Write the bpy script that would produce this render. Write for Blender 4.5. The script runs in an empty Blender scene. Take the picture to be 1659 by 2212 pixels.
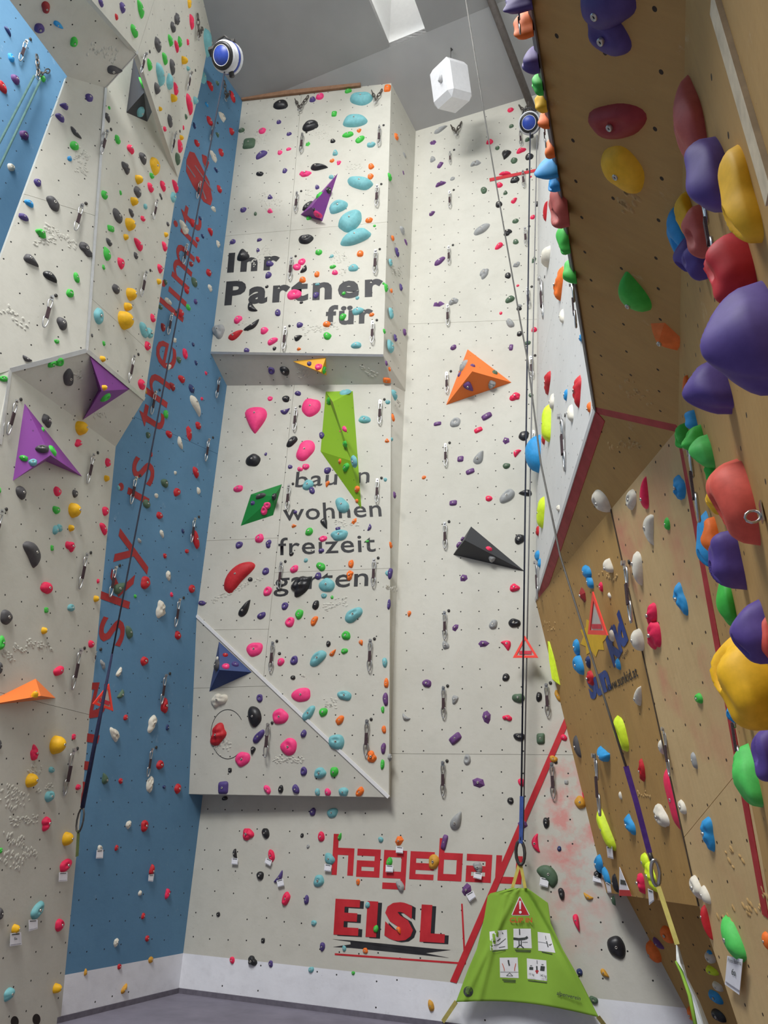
import bpy, math, random
import numpy as np
from mathutils import Matrix, Vector

# ------------------------------------------------------------------ camera
F, CX, CY, CAMH = 1600.0, 829.5, 1106.0, 1.6          # focal length and centre in pixels of the 1659 x 2212 frame
C = np.array([0, 0, CAMH])
zen = np.array([975 - CX, CY + 2631, -F]); Zc = zen / np.linalg.norm(zen)
Yc = np.array([0, 0, -1.0]); Yc = Yc - Yc.dot(Zc) * Zc; Yc /= np.linalg.norm(Yc)
R = np.array([np.cross(Yc, Zc), Yc, Zc])               # camera axes -> world axes
sc = bpy.context.scene
cam = bpy.data.cameras.new('camera'); cam_o = bpy.data.objects.new('camera', cam)
sc.collection.objects.link(cam_o)
m4 = Matrix.Identity(4)
for i in range(3):
    for j in range(3): m4[i][j] = R[i][j]
m4[2][3] = CAMH
cam_o.matrix_world = m4
cam.sensor_fit = 'VERTICAL'; cam.sensor_height = 24; cam.lens = F / 2212 * 24; cam.clip_start = 0.02
sc.camera = cam_o
# ------------------------------------------------------------------ light and exposure
sc.view_settings.view_transform = 'Standard'; sc.view_settings.look = 'None'
sc.view_settings.gamma = 1; sc.view_settings.use_curve_mapping = False
sc.view_settings.exposure = -0.14
W = bpy.data.worlds.new('hall_light'); sc.world = W; W.use_nodes = True
W.node_tree.nodes['Background'].inputs[0].default_value = (0.93, 0.96, 1.0, 1)
W.node_tree.nodes['Background'].inputs[1].default_value = 0.12
def area(name, loc, sx, sy, power, rot=(0, 0, 0), col=(1, 0.995, 0.98)):
    l = bpy.data.lights.new(name, 'AREA'); l.shape = 'RECTANGLE'; l.size = sx; l.size_y = sy; l.energy = power; l.color = col
    o = bpy.data.objects.new(name, l); o.location = loc; o.rotation_euler = rot; sc.collection.objects.link(o)
area('skylight_and_added_lamp', (-0.9, 4.8, 12.0), 1.4, 2.2, 230)
area('skylight_and_added_lamp', (-3.7, 1.0, 11.6), 2.0, 3.4, 900, (0, -0.35, 0))  # added lamp out of view, no skylight there; brightens the right-hand ochre walls
area('skylight_and_added_lamp', (-2.7, -2.0, 11.4), 2.6, 3.0, 800, (0.35, 0, 0))  # added lamp out of view behind the camera; fills pillar and box fronts

# ------------------------------------------------------------------ geometry helpers
COL = sc.collection
UP = np.array([0, 0, 1.0])
def nrm(v): v = np.asarray(v, float); return v / np.linalg.norm(v)
def ray(x, y): return nrm(R @ np.array([x - CX, CY - y, -F]))
def hdir(x, y): return nrm(ray(x, y) * np.array([1, 1, 0]))
def proj(p):
    q = R.T @ (np.asarray(p) - C); return CX + q[0] / -q[2] * F, CY - q[1] / -q[2] * F
def at_depth(x, y, d): return C + R @ np.array([x - CX, CY - y, -F]) * (d / F)
class Pl:
    def __init__(s, p, n):
        s.p = np.asarray(p, float); s.n = nrm(n)
        if s.n.dot(C - s.p) < 0: s.n = -s.n
        e = np.cross(UP, s.n); s.e1 = nrm(e) if np.linalg.norm(e) > 1e-3 else np.array([1.0, 0, 0])
        s.e2 = np.cross(s.n, s.e1)
    def at(s, x, y, off=0.0):
        d = ray(x, y); return C + d * (s.n.dot(s.p + s.n * off - C) / s.n.dot(d))
    def off(s, o): return Pl(s.p + s.n * o, s.n)
    def uv(s, q): q = np.asarray(q) - s.p; return np.array([q.dot(s.e1), q.dot(s.e2)])
    def w(s, u, v, o=0.0): return s.p + s.e1 * u + s.e2 * v + s.n * o
def p3(a, b, c): return Pl(a, np.cross(np.asarray(b) - a, np.asarray(c) - a))
def rotv(v, ax, t):
    ax = nrm(ax); return v * math.cos(t) + np.cross(ax, v) * math.sin(t) + ax * ax.dot(v) * (1 - math.cos(t))
def link(name, me, mat=None, parent=None):
    o = bpy.data.objects.new(name, me); COL.objects.link(o)
    if mat is not None and me is not None:
        if not me.materials: me.materials.append(mat)
    if parent is not None: o.parent = parent
    return o
def empty(name, loc=(0, 0, 0)):
    o = bpy.data.objects.new(name, None); COL.objects.link(o); o.location = loc; o.empty_display_size = 0.1; return o
def tag(o, label, cat, group=None):
    o['label'] = label; o['category'] = cat
    if group: o['group'] = group
    return o
def struct(o, label=None):
    o['kind'] = 'structure'
    if label: o['label'] = label
    return o
def mesh(name, vs, fs, smooth=False, uvs=None):
    me = bpy.data.meshes.new(name)
    me.from_pydata([tuple(map(float, v)) for v in vs], [], [tuple(f) for f in fs]); me.update()
    if smooth: me.polygons.foreach_set('use_smooth', [True] * len(me.polygons))
    if uvs is not None:
        l = me.uv_layers.new(name='UVMap')
        for lp in me.loops: l.data[lp.index].uv = tuple(map(float, uvs[lp.vertex_index]))
    return me
def prism(plane, pts, t=0.02, front=0.0):
    """polygon pts (3-D, on plane) made into a slab reaching t behind the plane; uv in metres"""
    q = [plane.uv(p) for p in pts]
    ar = sum(q[i][0] * q[i - 1][1] - q[i - 1][0] * q[i][1] for i in range(len(q)))
    if ar > 0: q = q[::-1]
    n = len(q)
    vs = [plane.w(u, v, front) for u, v in q] + [plane.w(u, v, -t) for u, v in q]
    fs = [list(range(n)), list(range(2 * n - 1, n - 1, -1))] + [[i, i + n, (i + 1) % n + n, (i + 1) % n] for i in range(n)]
    return mesh('slab', vs, fs, uvs=[(u, v) for u, v in q] * 2)
def clip(poly, a, nn):
    out = []
    for i in range(len(poly)):
        p, q = poly[i - 1], poly[i]; dp, dq = (p - a).dot(nn), (q - a).dot(nn)
        if dp >= 0: out.append(p)
        if dp * dq < 0: out.append(p + (q - p) * (dp / (dp - dq)))
    return out
def inside(poly, x, y):
    r = False
    for i in range(len(poly)):
        (x1, y1), (x2, y2) = poly[i - 1], poly[i]
        if (y1 > y) != (y2 > y) and x < (x2 - x1) * (y - y1) / (y2 - y1) + x1: r = not r
    return r
def tube(pts, r, seg=8, closed=False, radii=None):
    pts = [np.asarray(p, float) for p in pts]; n = len(pts); vs = []; fs = []
    prev = None
    for i, p in enumerate(pts):
        a = pts[i - 1] if (i > 0 or closed) else p; b = pts[(i + 1) % n] if (i < n - 1 or closed) else p
        t = nrm(b - a)
        x = np.cross(t, [0.3, 0.2, 0.93]) if prev is None else prev - prev.dot(t) * t
        if np.linalg.norm(x) < 1e-4: x = np.cross(t, [1, 0, 0])
        x = nrm(x); prev = x; y = np.cross(t, x); rr = radii[i] if radii else r
        for k in range(seg):
            an = 2 * math.pi * k / seg; vs.append(p + rr * (x * math.cos(an) + y * math.sin(an)))
    for i in range(n if closed else n - 1):
        j = (i + 1) % n
        for k in range(seg): fs.append([i * seg + k, i * seg + (k + 1) % seg, j * seg + (k + 1) % seg, j * seg + k])
    if not closed: fs += [list(range(seg))[::-1], list(range((n - 1) * seg, n * seg))]
    return mesh('tube', vs, fs, smooth=True)
def join(meshes_):
    vs = []; fs = []
    for me in meshes_:
        k = len(vs); vs += [tuple(v.co) for v in me.vertices]; fs += [[k + i for i in p.vertices] for p in me.polygons]
    return mesh('joined', vs, fs)
def bar(a, b, wdt, n, t):
    """flat strip from a to b, width wdt, lying on a surface with normal n, thickness t"""
    a = np.asarray(a); b = np.asarray(b); d = nrm(b - a); s = nrm(np.cross(n, d)) * wdt / 2
    vs = [a - s, b - s, b + s, a + s]; vs = vs + [v + np.asarray(n) * t for v in vs]
    return mesh('strip', vs, [[3, 2, 1, 0], [4, 5, 6, 7], [0, 1, 5, 4], [1, 2, 6, 5], [2, 3, 7, 6], [3, 0, 4, 7]])
def flat(plane, px, off=0.002, t=0.0015):
    """flat print: polygon given in photo pixels, laid on the plane"""
    return prism(plane.off(off), [plane.at(x, y, off) for x, y in px], t)

# ------------------------------------------------------------------ materials
def lin(c):
    return tuple((v / 255 / 12.92 if v / 255 <= 0.04045 else ((v / 255 + 0.055) / 1.055) ** 2.4) for v in c) + (1,)
class NT:
    def __init__(s, name, rough=0.6, metal=0.0):
        s.m = bpy.data.materials.new(name); s.m.use_nodes = True; s.t = s.m.node_tree; s.b = s.t.nodes['Principled BSDF']
        s.b.inputs['Roughness'].default_value = rough; s.b.inputs['Metallic'].default_value = metal
    def n(s, typ, **kw):
        nd = s.t.nodes.new(typ)
        for k, v in kw.items():
            if k.startswith('i_'): nd.inputs[int(k[2:]) if k[2:].isdigit() else k[2:]].default_value = v
            else: setattr(nd, k, v)
        return nd
    def l(s, a, b): s.t.links.new(a, b)
    def math(s, op, a, b=None):
        nd = s.t.nodes.new('ShaderNodeMath'); nd.operation = op
        for i, v in enumerate((a, b)):
            if v is None: continue
            if hasattr(v, 'links'): s.l(v, nd.inputs[i])
            else: nd.inputs[i].default_value = v
        return nd.outputs[0]
    def mix(s, fac, a, b):
        nd = s.t.nodes.new('ShaderNodeMix'); nd.data_type = 'RGBA'
        for i, v in ((0, fac), (6, a), (7, b)):
            if hasattr(v, 'links'): s.l(v, nd.inputs[i])
            else: nd.inputs[i].default_value = v
        return nd.outputs[2]
    def noise(s, scale, vec=None, detail=3, rough=0.6):
        nd = s.n('ShaderNodeTexNoise'); nd.inputs['Scale'].default_value = scale; nd.inputs['Detail'].default_value = detail
        nd.inputs['Roughness'].default_value = rough
        if vec is not None: s.l(vec, nd.inputs['Vector'])
        return nd.outputs[0]
    def ramp(s, v, a, b):
        nd = s.n('ShaderNodeMapRange'); nd.inputs[1].default_value = a; nd.inputs[2].default_value = b; s.l(v, nd.inputs[0]); return nd.outputs[0]
def plain(name, col, rough=0.55, metal=0.0, var=0.12, scale=18.0):
    M = NT(name, rough, metal)
    co = M.n('ShaderNodeTexCoord').outputs['Object']
    c = lin(col); d = tuple(v * (1 - var) for v in c[:3]) + (1,)
    e = tuple(min(1, v * (1 + var) + 0.01 * var * 10) for v in c[:3]) + (1,)
    f = M.ramp(M.noise(scale, co), 0.3, 0.7)
    M.l(M.mix(f, d, e), M.b.inputs['Base Color'])
    return M.m
def wall_mat(name, base, stain, hole=(30, 28, 26), spacing=0.205, hr=0.0075, chalk=None, grain=0.0, smear=None, prob=0.82, spot=None):
    M = NT(name, 0.75)
    uv = M.n('ShaderNodeTexCoord').outputs['UV']
    n1 = M.ramp(M.noise(0.9, uv, 5, 0.65), 0.35, 0.75); n2 = M.ramp(M.noise(7, uv, 6, 0.7), 0.5, 0.8)
    col = M.mix(M.math('MULTIPLY', n1, 0.6), lin(base), lin(stain))
    col = M.mix(M.math('MULTIPLY', n2, 0.35), col, lin(stain))
    if grain:
        mp = M.n('ShaderNodeMapping'); mp.inputs['Scale'].default_value = (30, 2.2, 1); M.l(uv, mp.inputs[0])
        g = M.ramp(M.noise(1.0, mp.outputs[0], 4, 0.6), 0.35, 0.75)
        col = M.mix(M.math('MULTIPLY', g, grain), col, lin(tuple(v * 0.62 for v in base)))
    if smear:
        s = M.ramp(M.noise(1.6, uv, 4, 0.55), 0.52, 0.68)
        s2 = M.ramp(M.noise(0.55, uv, 2, 0.5), 0.42, 0.6)
        col = M.mix(M.math('MULTIPLY', M.math('MULTIPLY', s, s2), 0.6), col, lin(smear))
    if spot:
        (su, sv_, ru, rv), sc_ = spot
        mp = M.n('ShaderNodeMapping', vector_type='TEXTURE'); mp.inputs['Location'].default_value = (su, sv_, 0); mp.inputs['Scale'].default_value = (ru, rv, 1); M.l(uv, mp.inputs[0])
        ln_ = M.n('ShaderNodeVectorMath', operation='LENGTH'); M.l(mp.outputs[0], ln_.inputs[0])
        q_ = M.ramp(ln_.outputs['Value'], 1.0, 0.35); z_ = M.ramp(M.noise(4.5, uv, 4, 0.6), 0.44, 0.62)
        col = M.mix(M.math('MULTIPLY', M.math('MULTIPLY', q_, z_), 0.55), col, lin(sc_))
    if chalk:
        mp = M.n('ShaderNodeMapping'); mp.inputs['Scale'].default_value = (1.0, 0.55, 1); mp.inputs['Rotation'].default_value = (0, 0, 0.5); M.l(uv, mp.inputs[0])
        k = M.ramp(M.noise(6, mp.outputs[0], 6, 0.8), 0.62, 0.80)
        col = M.mix(M.math('MULTIPLY', k, 0.45), col, lin(chalk))
    # screw-in holes on a slightly irregular grid, one per cell
    sv = M.n('ShaderNodeVectorMath', operation='SCALE'); sv.inputs['Scale'].default_value = 1 / spacing; M.l(uv, sv.inputs[0])
    fl = M.n('ShaderNodeVectorMath', operation='FLOOR'); M.l(sv.outputs[0], fl.inputs[0])
    fr = M.n('ShaderNodeVectorMath', operation='FRACTION'); M.l(sv.outputs[0], fr.inputs[0])
    wn = M.n('ShaderNodeTexWhiteNoise', noise_dimensions='3D'); M.l(fl.outputs[0], wn.inputs['Vector'])
    js = M.n('ShaderNodeVectorMath', operation='SCALE'); js.inputs['Scale'].default_value = 0.16; M.l(wn.outputs['Color'], js.inputs[0])
    ad = M.n('ShaderNodeVectorMath', operation='SUBTRACT'); M.l(fr.outputs[0], ad.inputs[0]); M.l(js.outputs[0], ad.inputs[1])
    sb = M.n('ShaderNodeVectorMath', operation='SUBTRACT'); M.l(ad.outputs[0], sb.inputs[0]); sb.inputs[1].default_value = (0.42, 0.42, 0)
    sx = M.n('ShaderNodeSeparateXYZ'); M.l(sb.outputs[0], sx.inputs[0])
    dd = M.math('SQRT', M.math('ADD', M.math('POWER', M.math('ABSOLUTE', sx.outputs[0]), 2.0), M.math('POWER', M.math('ABSOLUTE', sx.outputs[1]), 2.0)))
    hole_m = M.math('MULTIPLY', M.math('LESS_THAN', dd, hr / spacing), M.math('LESS_THAN', wn.outputs['Value'], prob))
    col = M.mix(hole_m, col, lin(hole))
    # fine scattered specks
    vo = M.n('ShaderNodeTexVoronoi'); vo.inputs['Scale'].default_value = 16; M.l(uv, vo.inputs['Vector'])
    sp = M.math('MULTIPLY', M.math('LESS_THAN', vo.outputs['Distance'], 0.045), M.math('GREATER_THAN', M.noise(2.2, uv, 2), 0.56))
    col = M.mix(M.math('MULTIPLY', sp, 0.7), col, lin(hole))
    M.l(col, M.b.inputs['Base Color'])
    bp = M.n('ShaderNodeBump'); bp.inputs['Strength'].default_value = 0.12; bp.inputs['Distance'].default_value = 0.01
    M.l(M.noise(22, uv, 4), bp.inputs['Height']); M.l(bp.outputs[0], M.b.inputs['Normal'])
    return M.m
MW = {
 'white': wall_mat('painted_white_panel', (206, 204, 193), (182, 180, 168)),
 'whiteR': wall_mat('painted_white_panel_clean', (216, 216, 213), (196, 196, 192), chalk=(90, 88, 86), prob=0.6),
 'blue': wall_mat('painted_blue_panel', (96, 141, 175), (78, 121, 155), hole=(24, 34, 48), chalk=(186, 204, 218), hr=0.007),
 'ochre': wall_mat('ochre_plywood', (192, 152, 88), (166, 126, 68), hole=(52, 36, 18), spacing=0.2, hr=0.0085, grain=0.14, chalk=(224, 208, 178)),
 'ochreS': wall_mat('ochre_plywood_smeared', (214, 184, 132), (190, 154, 104), hole=(60, 42, 24), spacing=0.2, hr=0.0085, grain=0.12, smear=(206, 110, 100)),
 'base': wall_mat('white_kick_board', (240, 242, 248), (200, 200, 206), chalk=(120, 118, 122), prob=0.25),
}
CEIL = plain('painted_ceiling', (168, 167, 165), 0.8, var=0.06, scale=1.2)
FLOOR = plain('rubber_floor', (118, 114, 128), 0.85, var=0.12, scale=3)
ALU = plain('aluminium', (205, 206, 208), 0.35, 0.7, 0.05)
STEEL = plain('steel', (190, 190, 190), 0.28, 0.9, 0.1)
DARKST = plain('dark_metal', (70, 68, 66), 0.5, 0.5)
TAPE = plain('red_tape', (170, 26, 36), 0.6, var=0.18, scale=8)
REDP = plain('red_paint', (196, 30, 42), 0.6, var=0.1, scale=6)
REDB = plain('dark_red_paint', (160, 34, 36), 0.6, var=0.1, scale=6)
BLACKP = plain('black_paint', (26, 26, 31), 0.6, var=0.12, scale=6)
WHITEP = plain('white_print', (238, 238, 240), 0.6, var=0.03)
PAPER = plain('paper', (240, 240, 246), 0.7, var=0.03)
ROPE = plain('dark_rope', (34, 40, 58), 0.8)
WEB = plain('blue_webbing', (20, 26, 66), 0.8)
PURW = plain('purple_webbing', (78, 40, 130), 0.8)
STRAP = plain('yellow_strap', (214, 200, 110), 0.8)
CLOTH = plain('green_cloth', (140, 182, 58), 0.8, var=0.06, scale=4)
WOOD = plain('plywood_edge', (150, 128, 96), 0.8, var=0.25, scale=14)
BOLT = plain('bolt_steel', (196, 192, 184), 0.3, 0.8)
HOLE = plain('bolt_hole', (18, 18, 18), 0.8)
SLING = plain('dark_sling', (52, 26, 34), 0.8, var=0.3, scale=60)
HC = dict(k=(30, 30, 34), d=(78, 76, 78), a=(158, 160, 160), w=(222, 216, 200), p=(255, 62, 132), c=(238, 34, 86), r=(196, 26, 38), m=(150, 32, 34),
          g=(62, 190, 66), n=(78, 104, 80), t=(116, 182, 188), b=(40, 150, 214), B=(36, 52, 104), P=(78, 60, 126), V=(104, 62, 122), o=(244, 118, 34),
          y=(240, 184, 8), Y=(206, 150, 44), l=(214, 240, 40), s=(222, 88, 70), D=(84, 62, 142), G=(80, 200, 90), x=(190, 90, 80))
HN = dict(k='black', d='dark grey', a='pale grey', w='cream', p='pink', c='crimson pink', r='red', m='brick red', g='bright green', n='olive green', t='teal',
          b='sky blue', B='navy', P='purple', V='plum', o='orange', y='yellow', Y='ochre', l='neon yellow', s='salmon', D='violet', G='mint green', x='rust')
HM = {k: plain('hold_' + HN[k].replace(' ', '_'), v, 0.62 if k not in 'k' else 0.4, var=0.09, scale=26) for k, v in HC.items()}

# ------------------------------------------------------------------ planes of the hall, recovered from the photograph's vanishing points
floorP = Pl((0, 0, 0), UP)
c0 = floorP.at(385, 2145)
vb, vl = hdir(-3680, 1630), hdir(1674, 1824)
back = Pl(c0, np.cross(vb, UP)); blue = Pl(c0, np.cross(vl, UP))
S0, S1 = back.at(899, 283), back.at(1137, 211)
P0, P1, P2, P3, P4 = [blue.at(*q) for q in ((524, 214), (455, 762), (490, 833), (425, 1330), (408, 1715))]
ceilA = p3(P0, S0, S1)
Q0 = ceilA.at(845, 180); F1 = p3(P0, P1, Q0); Q1 = F1.at(828, 768)
UB = p3(P1, Q1, P2); Q2 = UB.at(845, 830); F2 = p3(P2, Q2, P3); Q4 = F2.at(840, 1722); F3 = p3(P3, P4, Q4)
def s_line(z):
    a, b = back.at(899, 283), back.at(842, 1735); return a + (b - a) * ((z - a[2]) / (b[2] - a[2]))
SIDE = p3(Q0, Q4, (s_line(Q0[2]) + s_line(Q4[2])) / 2)
# right-hand structure
Pa, Pb = back.at(1162, 360), back.at(1157, 1297)
e1 = at_depth(1285, 885, 4.6); d1 = hdir(1440, 1873)
W1 = p3(Pa, Pb, e1)
Y1 = Pl(e1, np.cross(d1, ray(273, 660))); e0 = Y1.at(1145, 0); k1 = Y1.at(1465, 925); k0 = Y1.at(1480, 0)
Y2 = p3(e1, Pb, k1); mm = Y2.at(1320, 1100)
E3 = back.at(1310, 1928); Y3 = p3(Pb, E3, mm); bb = Y3.at(1510, 1957)
bb4 = C + (bb - C) * 0.965
Y4 = p3(mm, bb4, k1); r1 = Y4.at(1645, 1850); Y5 = p3(k1, k0, r1)
W2n = nrm(np.cross(d1, UP)); W2n = W2n if W2n[0] < 0 else -W2n
# left pillar
bl_e, bl_f = blue.at(250, 965), blue.at(130, 2212)
L4 = Pl(bl_e, np.cross(hdir(1200, 1806), bl_f - bl_e))
A, D = L4.at(22, 800), bl_e
rn = min((rotv(L4.n, D - A, math.radians(35) * s) for s in (1, -1)), key=lambda n: n[2])
RU = Pl(A, rn); B, Cc = RU.at(187, 757), RU.at(312, 862)
L2 = p3(B, Cc, Cc + UP); M_ = L2.at(228, 190); L1 = p3(A, B, M_); K_ = L1.at(145, 165)
Nn = C + (L2.at(297, 115) - C) * 0.9
UU = p3(K_, M_, Nn); Qq = L2.at(385, 385); T_ = L2.at(432, 190); L3 = p3(Nn, Qq, T_)

# ------------------------------------------------------------------ facets: wall object + its panels
FAC = {}; ORDER = []
def facet(key, name, desc, plane, pts, mat, seams=(), px=None, gap=0.0016, thick=0.02):
    """backing slab with kind structure, cut along the seams (pixel pairs) into panels in front of it"""
    back_me = prism(plane.off(-thick - 0.001), [np.asarray(p) - plane.n * (thick + 0.001) for p in pts], 0.03)
    w = struct(link(name, back_me, mat), desc)
    pieces = [[plane.uv(p) for p in pts]]
    for sm in seams:
        a, b = plane.uv(plane.at(*sm[0])), plane.uv(plane.at(*sm[1])); d = nrm(b - a); nn = np.array([-d[1], d[0]])
        new = []
        for pc in pieces:
            if len(sm) > 2 and not inside([tuple(q) for q in pc], *plane.uv(plane.at(*sm[2]))): new.append(pc); continue
            l, r = clip(pc, a + nn * gap, nn), clip(pc, a - nn * gap, -nn)
            new += [q for q in (l, r) if len(q) > 2]
        pieces = new
    for pc in pieces:
        link('panel', prism(plane, [plane.w(u, v) for u, v in pc], thick), mat, w)
    FAC[key] = (plane, w, desc)
    if px: ORDER.append((key, px))
    return w
def rect(plane, o, du, lu0, lu1, z0, z1):
    return [o + du * lu0 + UP * z0, o + du * lu1 + UP * z0, o + du * lu1 + UP * z1, o + du * lu0 + UP * z1]
BAND = 0.35
su_ = back.uv(back.at(1238, 1800)); MW['whiteB'] = wall_mat('painted_white_panel_smeared', (206, 204, 193), (182, 180, 168), spot=((su_[0], su_[1], 0.42, 1.1), (226, 96, 96)))
wall_back = facet('back', 'wall_back', 'white rear climbing wall', back, rect(back, c0, -vb, 0, 5.6, BAND, 12.1), MW['whiteB'],
    seams=[((862, 1628), (1150, 1630)), ((880, 700), (1150, 690))])
wall_left = facet('blue', 'wall_left', 'blue climbing wall', blue, rect(blue, c0, -vl, 0, 8.8, BAND, 13.2), MW['blue'],
    seams=[((300, 905), (480, 985))])
for nm, pl, dd, ln in (('baseboard_back', back, -vb, 5.6), ('baseboard_left', blue, -vl, 8.8)):
    o = struct(link(nm, prism(pl, rect(pl, c0, dd, 0, ln, 0, BAND), 0.03), MW['base']), 'white scuffed kick board along the floor')
    s = link('floor_strip', prism(pl.off(0.012), [q + pl.n * 0.012 for q in rect(pl, c0, dd, 0, ln, 0, 0.045)], 0.012), plain('grey_skirting', (104, 100, 112), 0.8), o)
# floor, ceiling
fl = mesh('floor', [(-9, -9, 0), (9, -9, 0), (9, 11, 0), (-9, 11, 0), (-9, -9, -0.1), (9, -9, -0.1), (9, 11, -0.1), (-9, 11, -0.1)],
          [[0, 1, 2, 3], [7, 6, 5, 4], [0, 4, 5, 1], [1, 5, 6, 2], [2, 6, 7, 3], [3, 7, 4, 0]])
struct(link('floor', fl, FLOOR), 'grey rubber floor')
cr1, cr2 = ceilA.at(840, 103), ceilA.at(921, 70); cd = nrm(cr2 - cr1); cn = nrm(np.cross(UP, cd) * np.array([1, 1, 0]))
if cn[1] > 0: cn = -cn
fa, fb = cr1 - cd * 5.0, cr2 + cd * 5.0
fa2, fb2 = c0 + UP * 0, c0 - vb * 5.6
def drop(p, plane): # vertical projection of p on plane
    return p + UP * ((plane.n.dot(plane.p - p)) / plane.n[2])
ca = [fa, fb, drop(c0 - vb * 6.5, ceilA), drop(c0 + vb * 5, ceilA)]
cw = mesh('ceiling', ca + [p + UP * 0.1 for p in ca], [[0, 1, 2, 3], [7, 6, 5, 4], [0, 4, 5, 1], [1, 5, 6, 2], [2, 6, 7, 3], [3, 7, 4, 0]])
ceil_o = struct(link('ceiling', cw, CEIL), 'grey painted ceiling')
wsk = np.linalg.norm(cr2 - cr1); LS = 2.6
def cB(u, v): return cr1 + cd * u + cn * v + UP * 0.04 * v
for u0, u1, v0, v1 in ((-5, 0, 0, 15), (wsk, 5.5, 0, 15), (0, wsk, LS, 15)):
    q = [cB(u0, v0), cB(u1, v0), cB(u1, v1), cB(u0, v1)]
    link('ceiling_panel', mesh('cp', q + [p + UP * 0.1 for p in q], [[0, 1, 2, 3], [7, 6, 5, 4], [0, 4, 5, 1], [1, 5, 6, 2], [2, 6, 7, 3], [3, 7, 4, 0]]), CEIL, ceil_o)
# skylight shaft with a daylight pane at its top
SHW = plain('skylight_white', (240, 240, 238), 0.7, var=0.02)
HS = 1.5
sh = [cB(0, 0), cB(wsk, 0), cB(wsk, LS), cB(0, LS)]
vs = sh + [p + UP * HS for p in sh]
win = struct(link('window_1', mesh('shaft', vs, [[0, 4, 5, 1], [1, 5, 6, 2], [2, 6, 7, 3], [3, 7, 4, 0]]), SHW), 'white rectangular skylight shaft in the ceiling')
PM = NT('daylight_pane', 0.4); PM.b.inputs['Emission Color'].default_value = (1, 1, 1, 1); PM.b.inputs['Emission Strength'].default_value = 1.3
link('pane', mesh('pane', vs[4:] + [p + UP * 0.02 for p in vs[4:]], [[0, 1, 2, 3], [7, 6, 5, 4]]), PM.m, win)

# box on the rear wall
facet('F1', 'wall_box_upper', 'upper white wall box with Ihr Partner lettering', F1, [P0, P1, Q1, Q0], MW['white'],
      seams=[((648, 240), (607, 740)), ((496, 509), (820, 481))], px=[(524, 214), (455, 762), (828, 768), (845, 180)])
facet('UB', 'wall_box_underside', 'grey underside of the upper wall box', UB, [P1, P2, Q2, Q1], MW['white'], px=[(455, 762), (490, 833), (845, 830), (828, 768)])
facet('F2', 'wall_box_lower', 'lower white wall box with bauen wohnen lettering', F2, [P2, P3, Q4, Q2], MW['white'],
      seams=[((601, 1162), (578, 1381)), ((447, 1168), (601, 1162), (500, 1150)), ((594, 1237), (805, 1229), (700, 1200)), ((509, 1360), (587, 1359), (520, 1300))],
      px=[(490, 833), (425, 1330), (820, 1722), (840, 1722), (845, 830)])
facet('F3', 'wall_box_corner', 'lower left triangle of the wall box', F3, [P3, P4, Q4], MW['white'], seams=[((415, 1487), (577, 1482))],
      px=[(425, 1330), (408, 1715), (840, 1722)])
sd = []
for q in (Q0, Q1, Q2, Q4): sd.append((q, s_line(q[2]) - back.n * 0.03))
vs = [v for pr in sd for v in pr]
bi = c0 + UP * P4[2]
vs += [P4, bi - vb * 0.0]
side_o = struct(link('wall_box_side', mesh('side', vs, [[0, 1, 3, 2], [2, 3, 5, 4], [4, 5, 7, 6], [6, 7, 9, 8]],
         uvs=[(SIDE.uv(v)) for v in vs]), MW['white']), 'narrow right side of the wall box')
FAC['side'] = (SIDE, side_o, 'narrow right side of the wall box')
ORDER.append(('side', [(845, 180), (828, 768), (845, 830), (840, 1722), (848, 1735), (873, 770), (900, 283)]))

# left pillar
L5d = np.array([-0.9, -0.74, -0.06]); L5 = p3(A, L4.at(0, 960), A + L5d)
facet('L4', 'wall_pillar_lower', 'lower white left pillar', L4, [L4.at(22, 800), L4.at(250, 965), L4.at(128, 2235), L4.at(-190, 2330), L4.at(-190, 1960)], MW['white'],
      seams=[((0, 1496), (190, 1543))], px=[(22, 800), (250, 965), (165, 1840), (130, 2212), (0, 2212), (0, 960)])
facet('RU', 'wall_pillar_underside', 'grey underside of the upper left pillar', RU, [A, D, Cc, B], MW['white'], px=[(22, 800), (250, 965), (312, 862), (187, 757)])
facet('L2', 'wall_pillar_right', 'right face of the upper left pillar', L2, [B, Cc, Qq, L2.at(297, 118), M_], MW['white'], seams=[((234, 678), (330, 765))],
      px=[(187, 757), (312, 862), (385, 385), (297, 115), (228, 190)])
facet('L1', 'wall_pillar_front', 'left face of the upper left pillar', L1, [A, B, M_, K_, L1.at(-45, 682), L1.at(-45, 819)], MW['white'], seams=[((170, 455), (206, 466))],
      px=[(22, 800), (187, 757), (228, 190), (145, 165), (0, 560), (0, 806)])
facet('L5', 'wall_pillar_corner', 'narrow far left pillar face', L5, [A, L4.at(0, 960), L4.at(-190, 1960), L4.at(-190, 1960) + (L5d), A + L5d], MW['white'],
      px=[(0, 806), (22, 800), (0, 960)])
facet('UU', 'wall_pillar_overhang', 'shaded overhang at the top left', UU, [K_, M_, Nn, UU.at(150, -60), UU.at(-20, -54)], MW['white'],
      px=[(20, 0), (145, 165), (228, 185), (297, 115), (198, 0)])
facet('L3', 'wall_pillar_top', 'top right face of the left pillar', L3, [Nn, Qq, T_, L3.at(455, 70), L3.at(425, -60), L3.at(146, -60)], MW['white'], seams=[((297, 115), (333, 0))],
      px=[(198, 0), (297, 115), (385, 385), (432, 190), (455, 80), (425, 0)])
def returns(pts, parent):
    for a, b in zip(pts, pts[1:]):
        q = [a, b, b - blue.n * (blue.n.dot(b - blue.p)), a - blue.n * (blue.n.dot(a - blue.p))]
        link('side_panel', mesh('ret', q, [[0, 1, 2, 3]], uvs=[(0, 0), (1, 0), (1, .4), (0, .4)]), MW['white'], parent)
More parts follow.
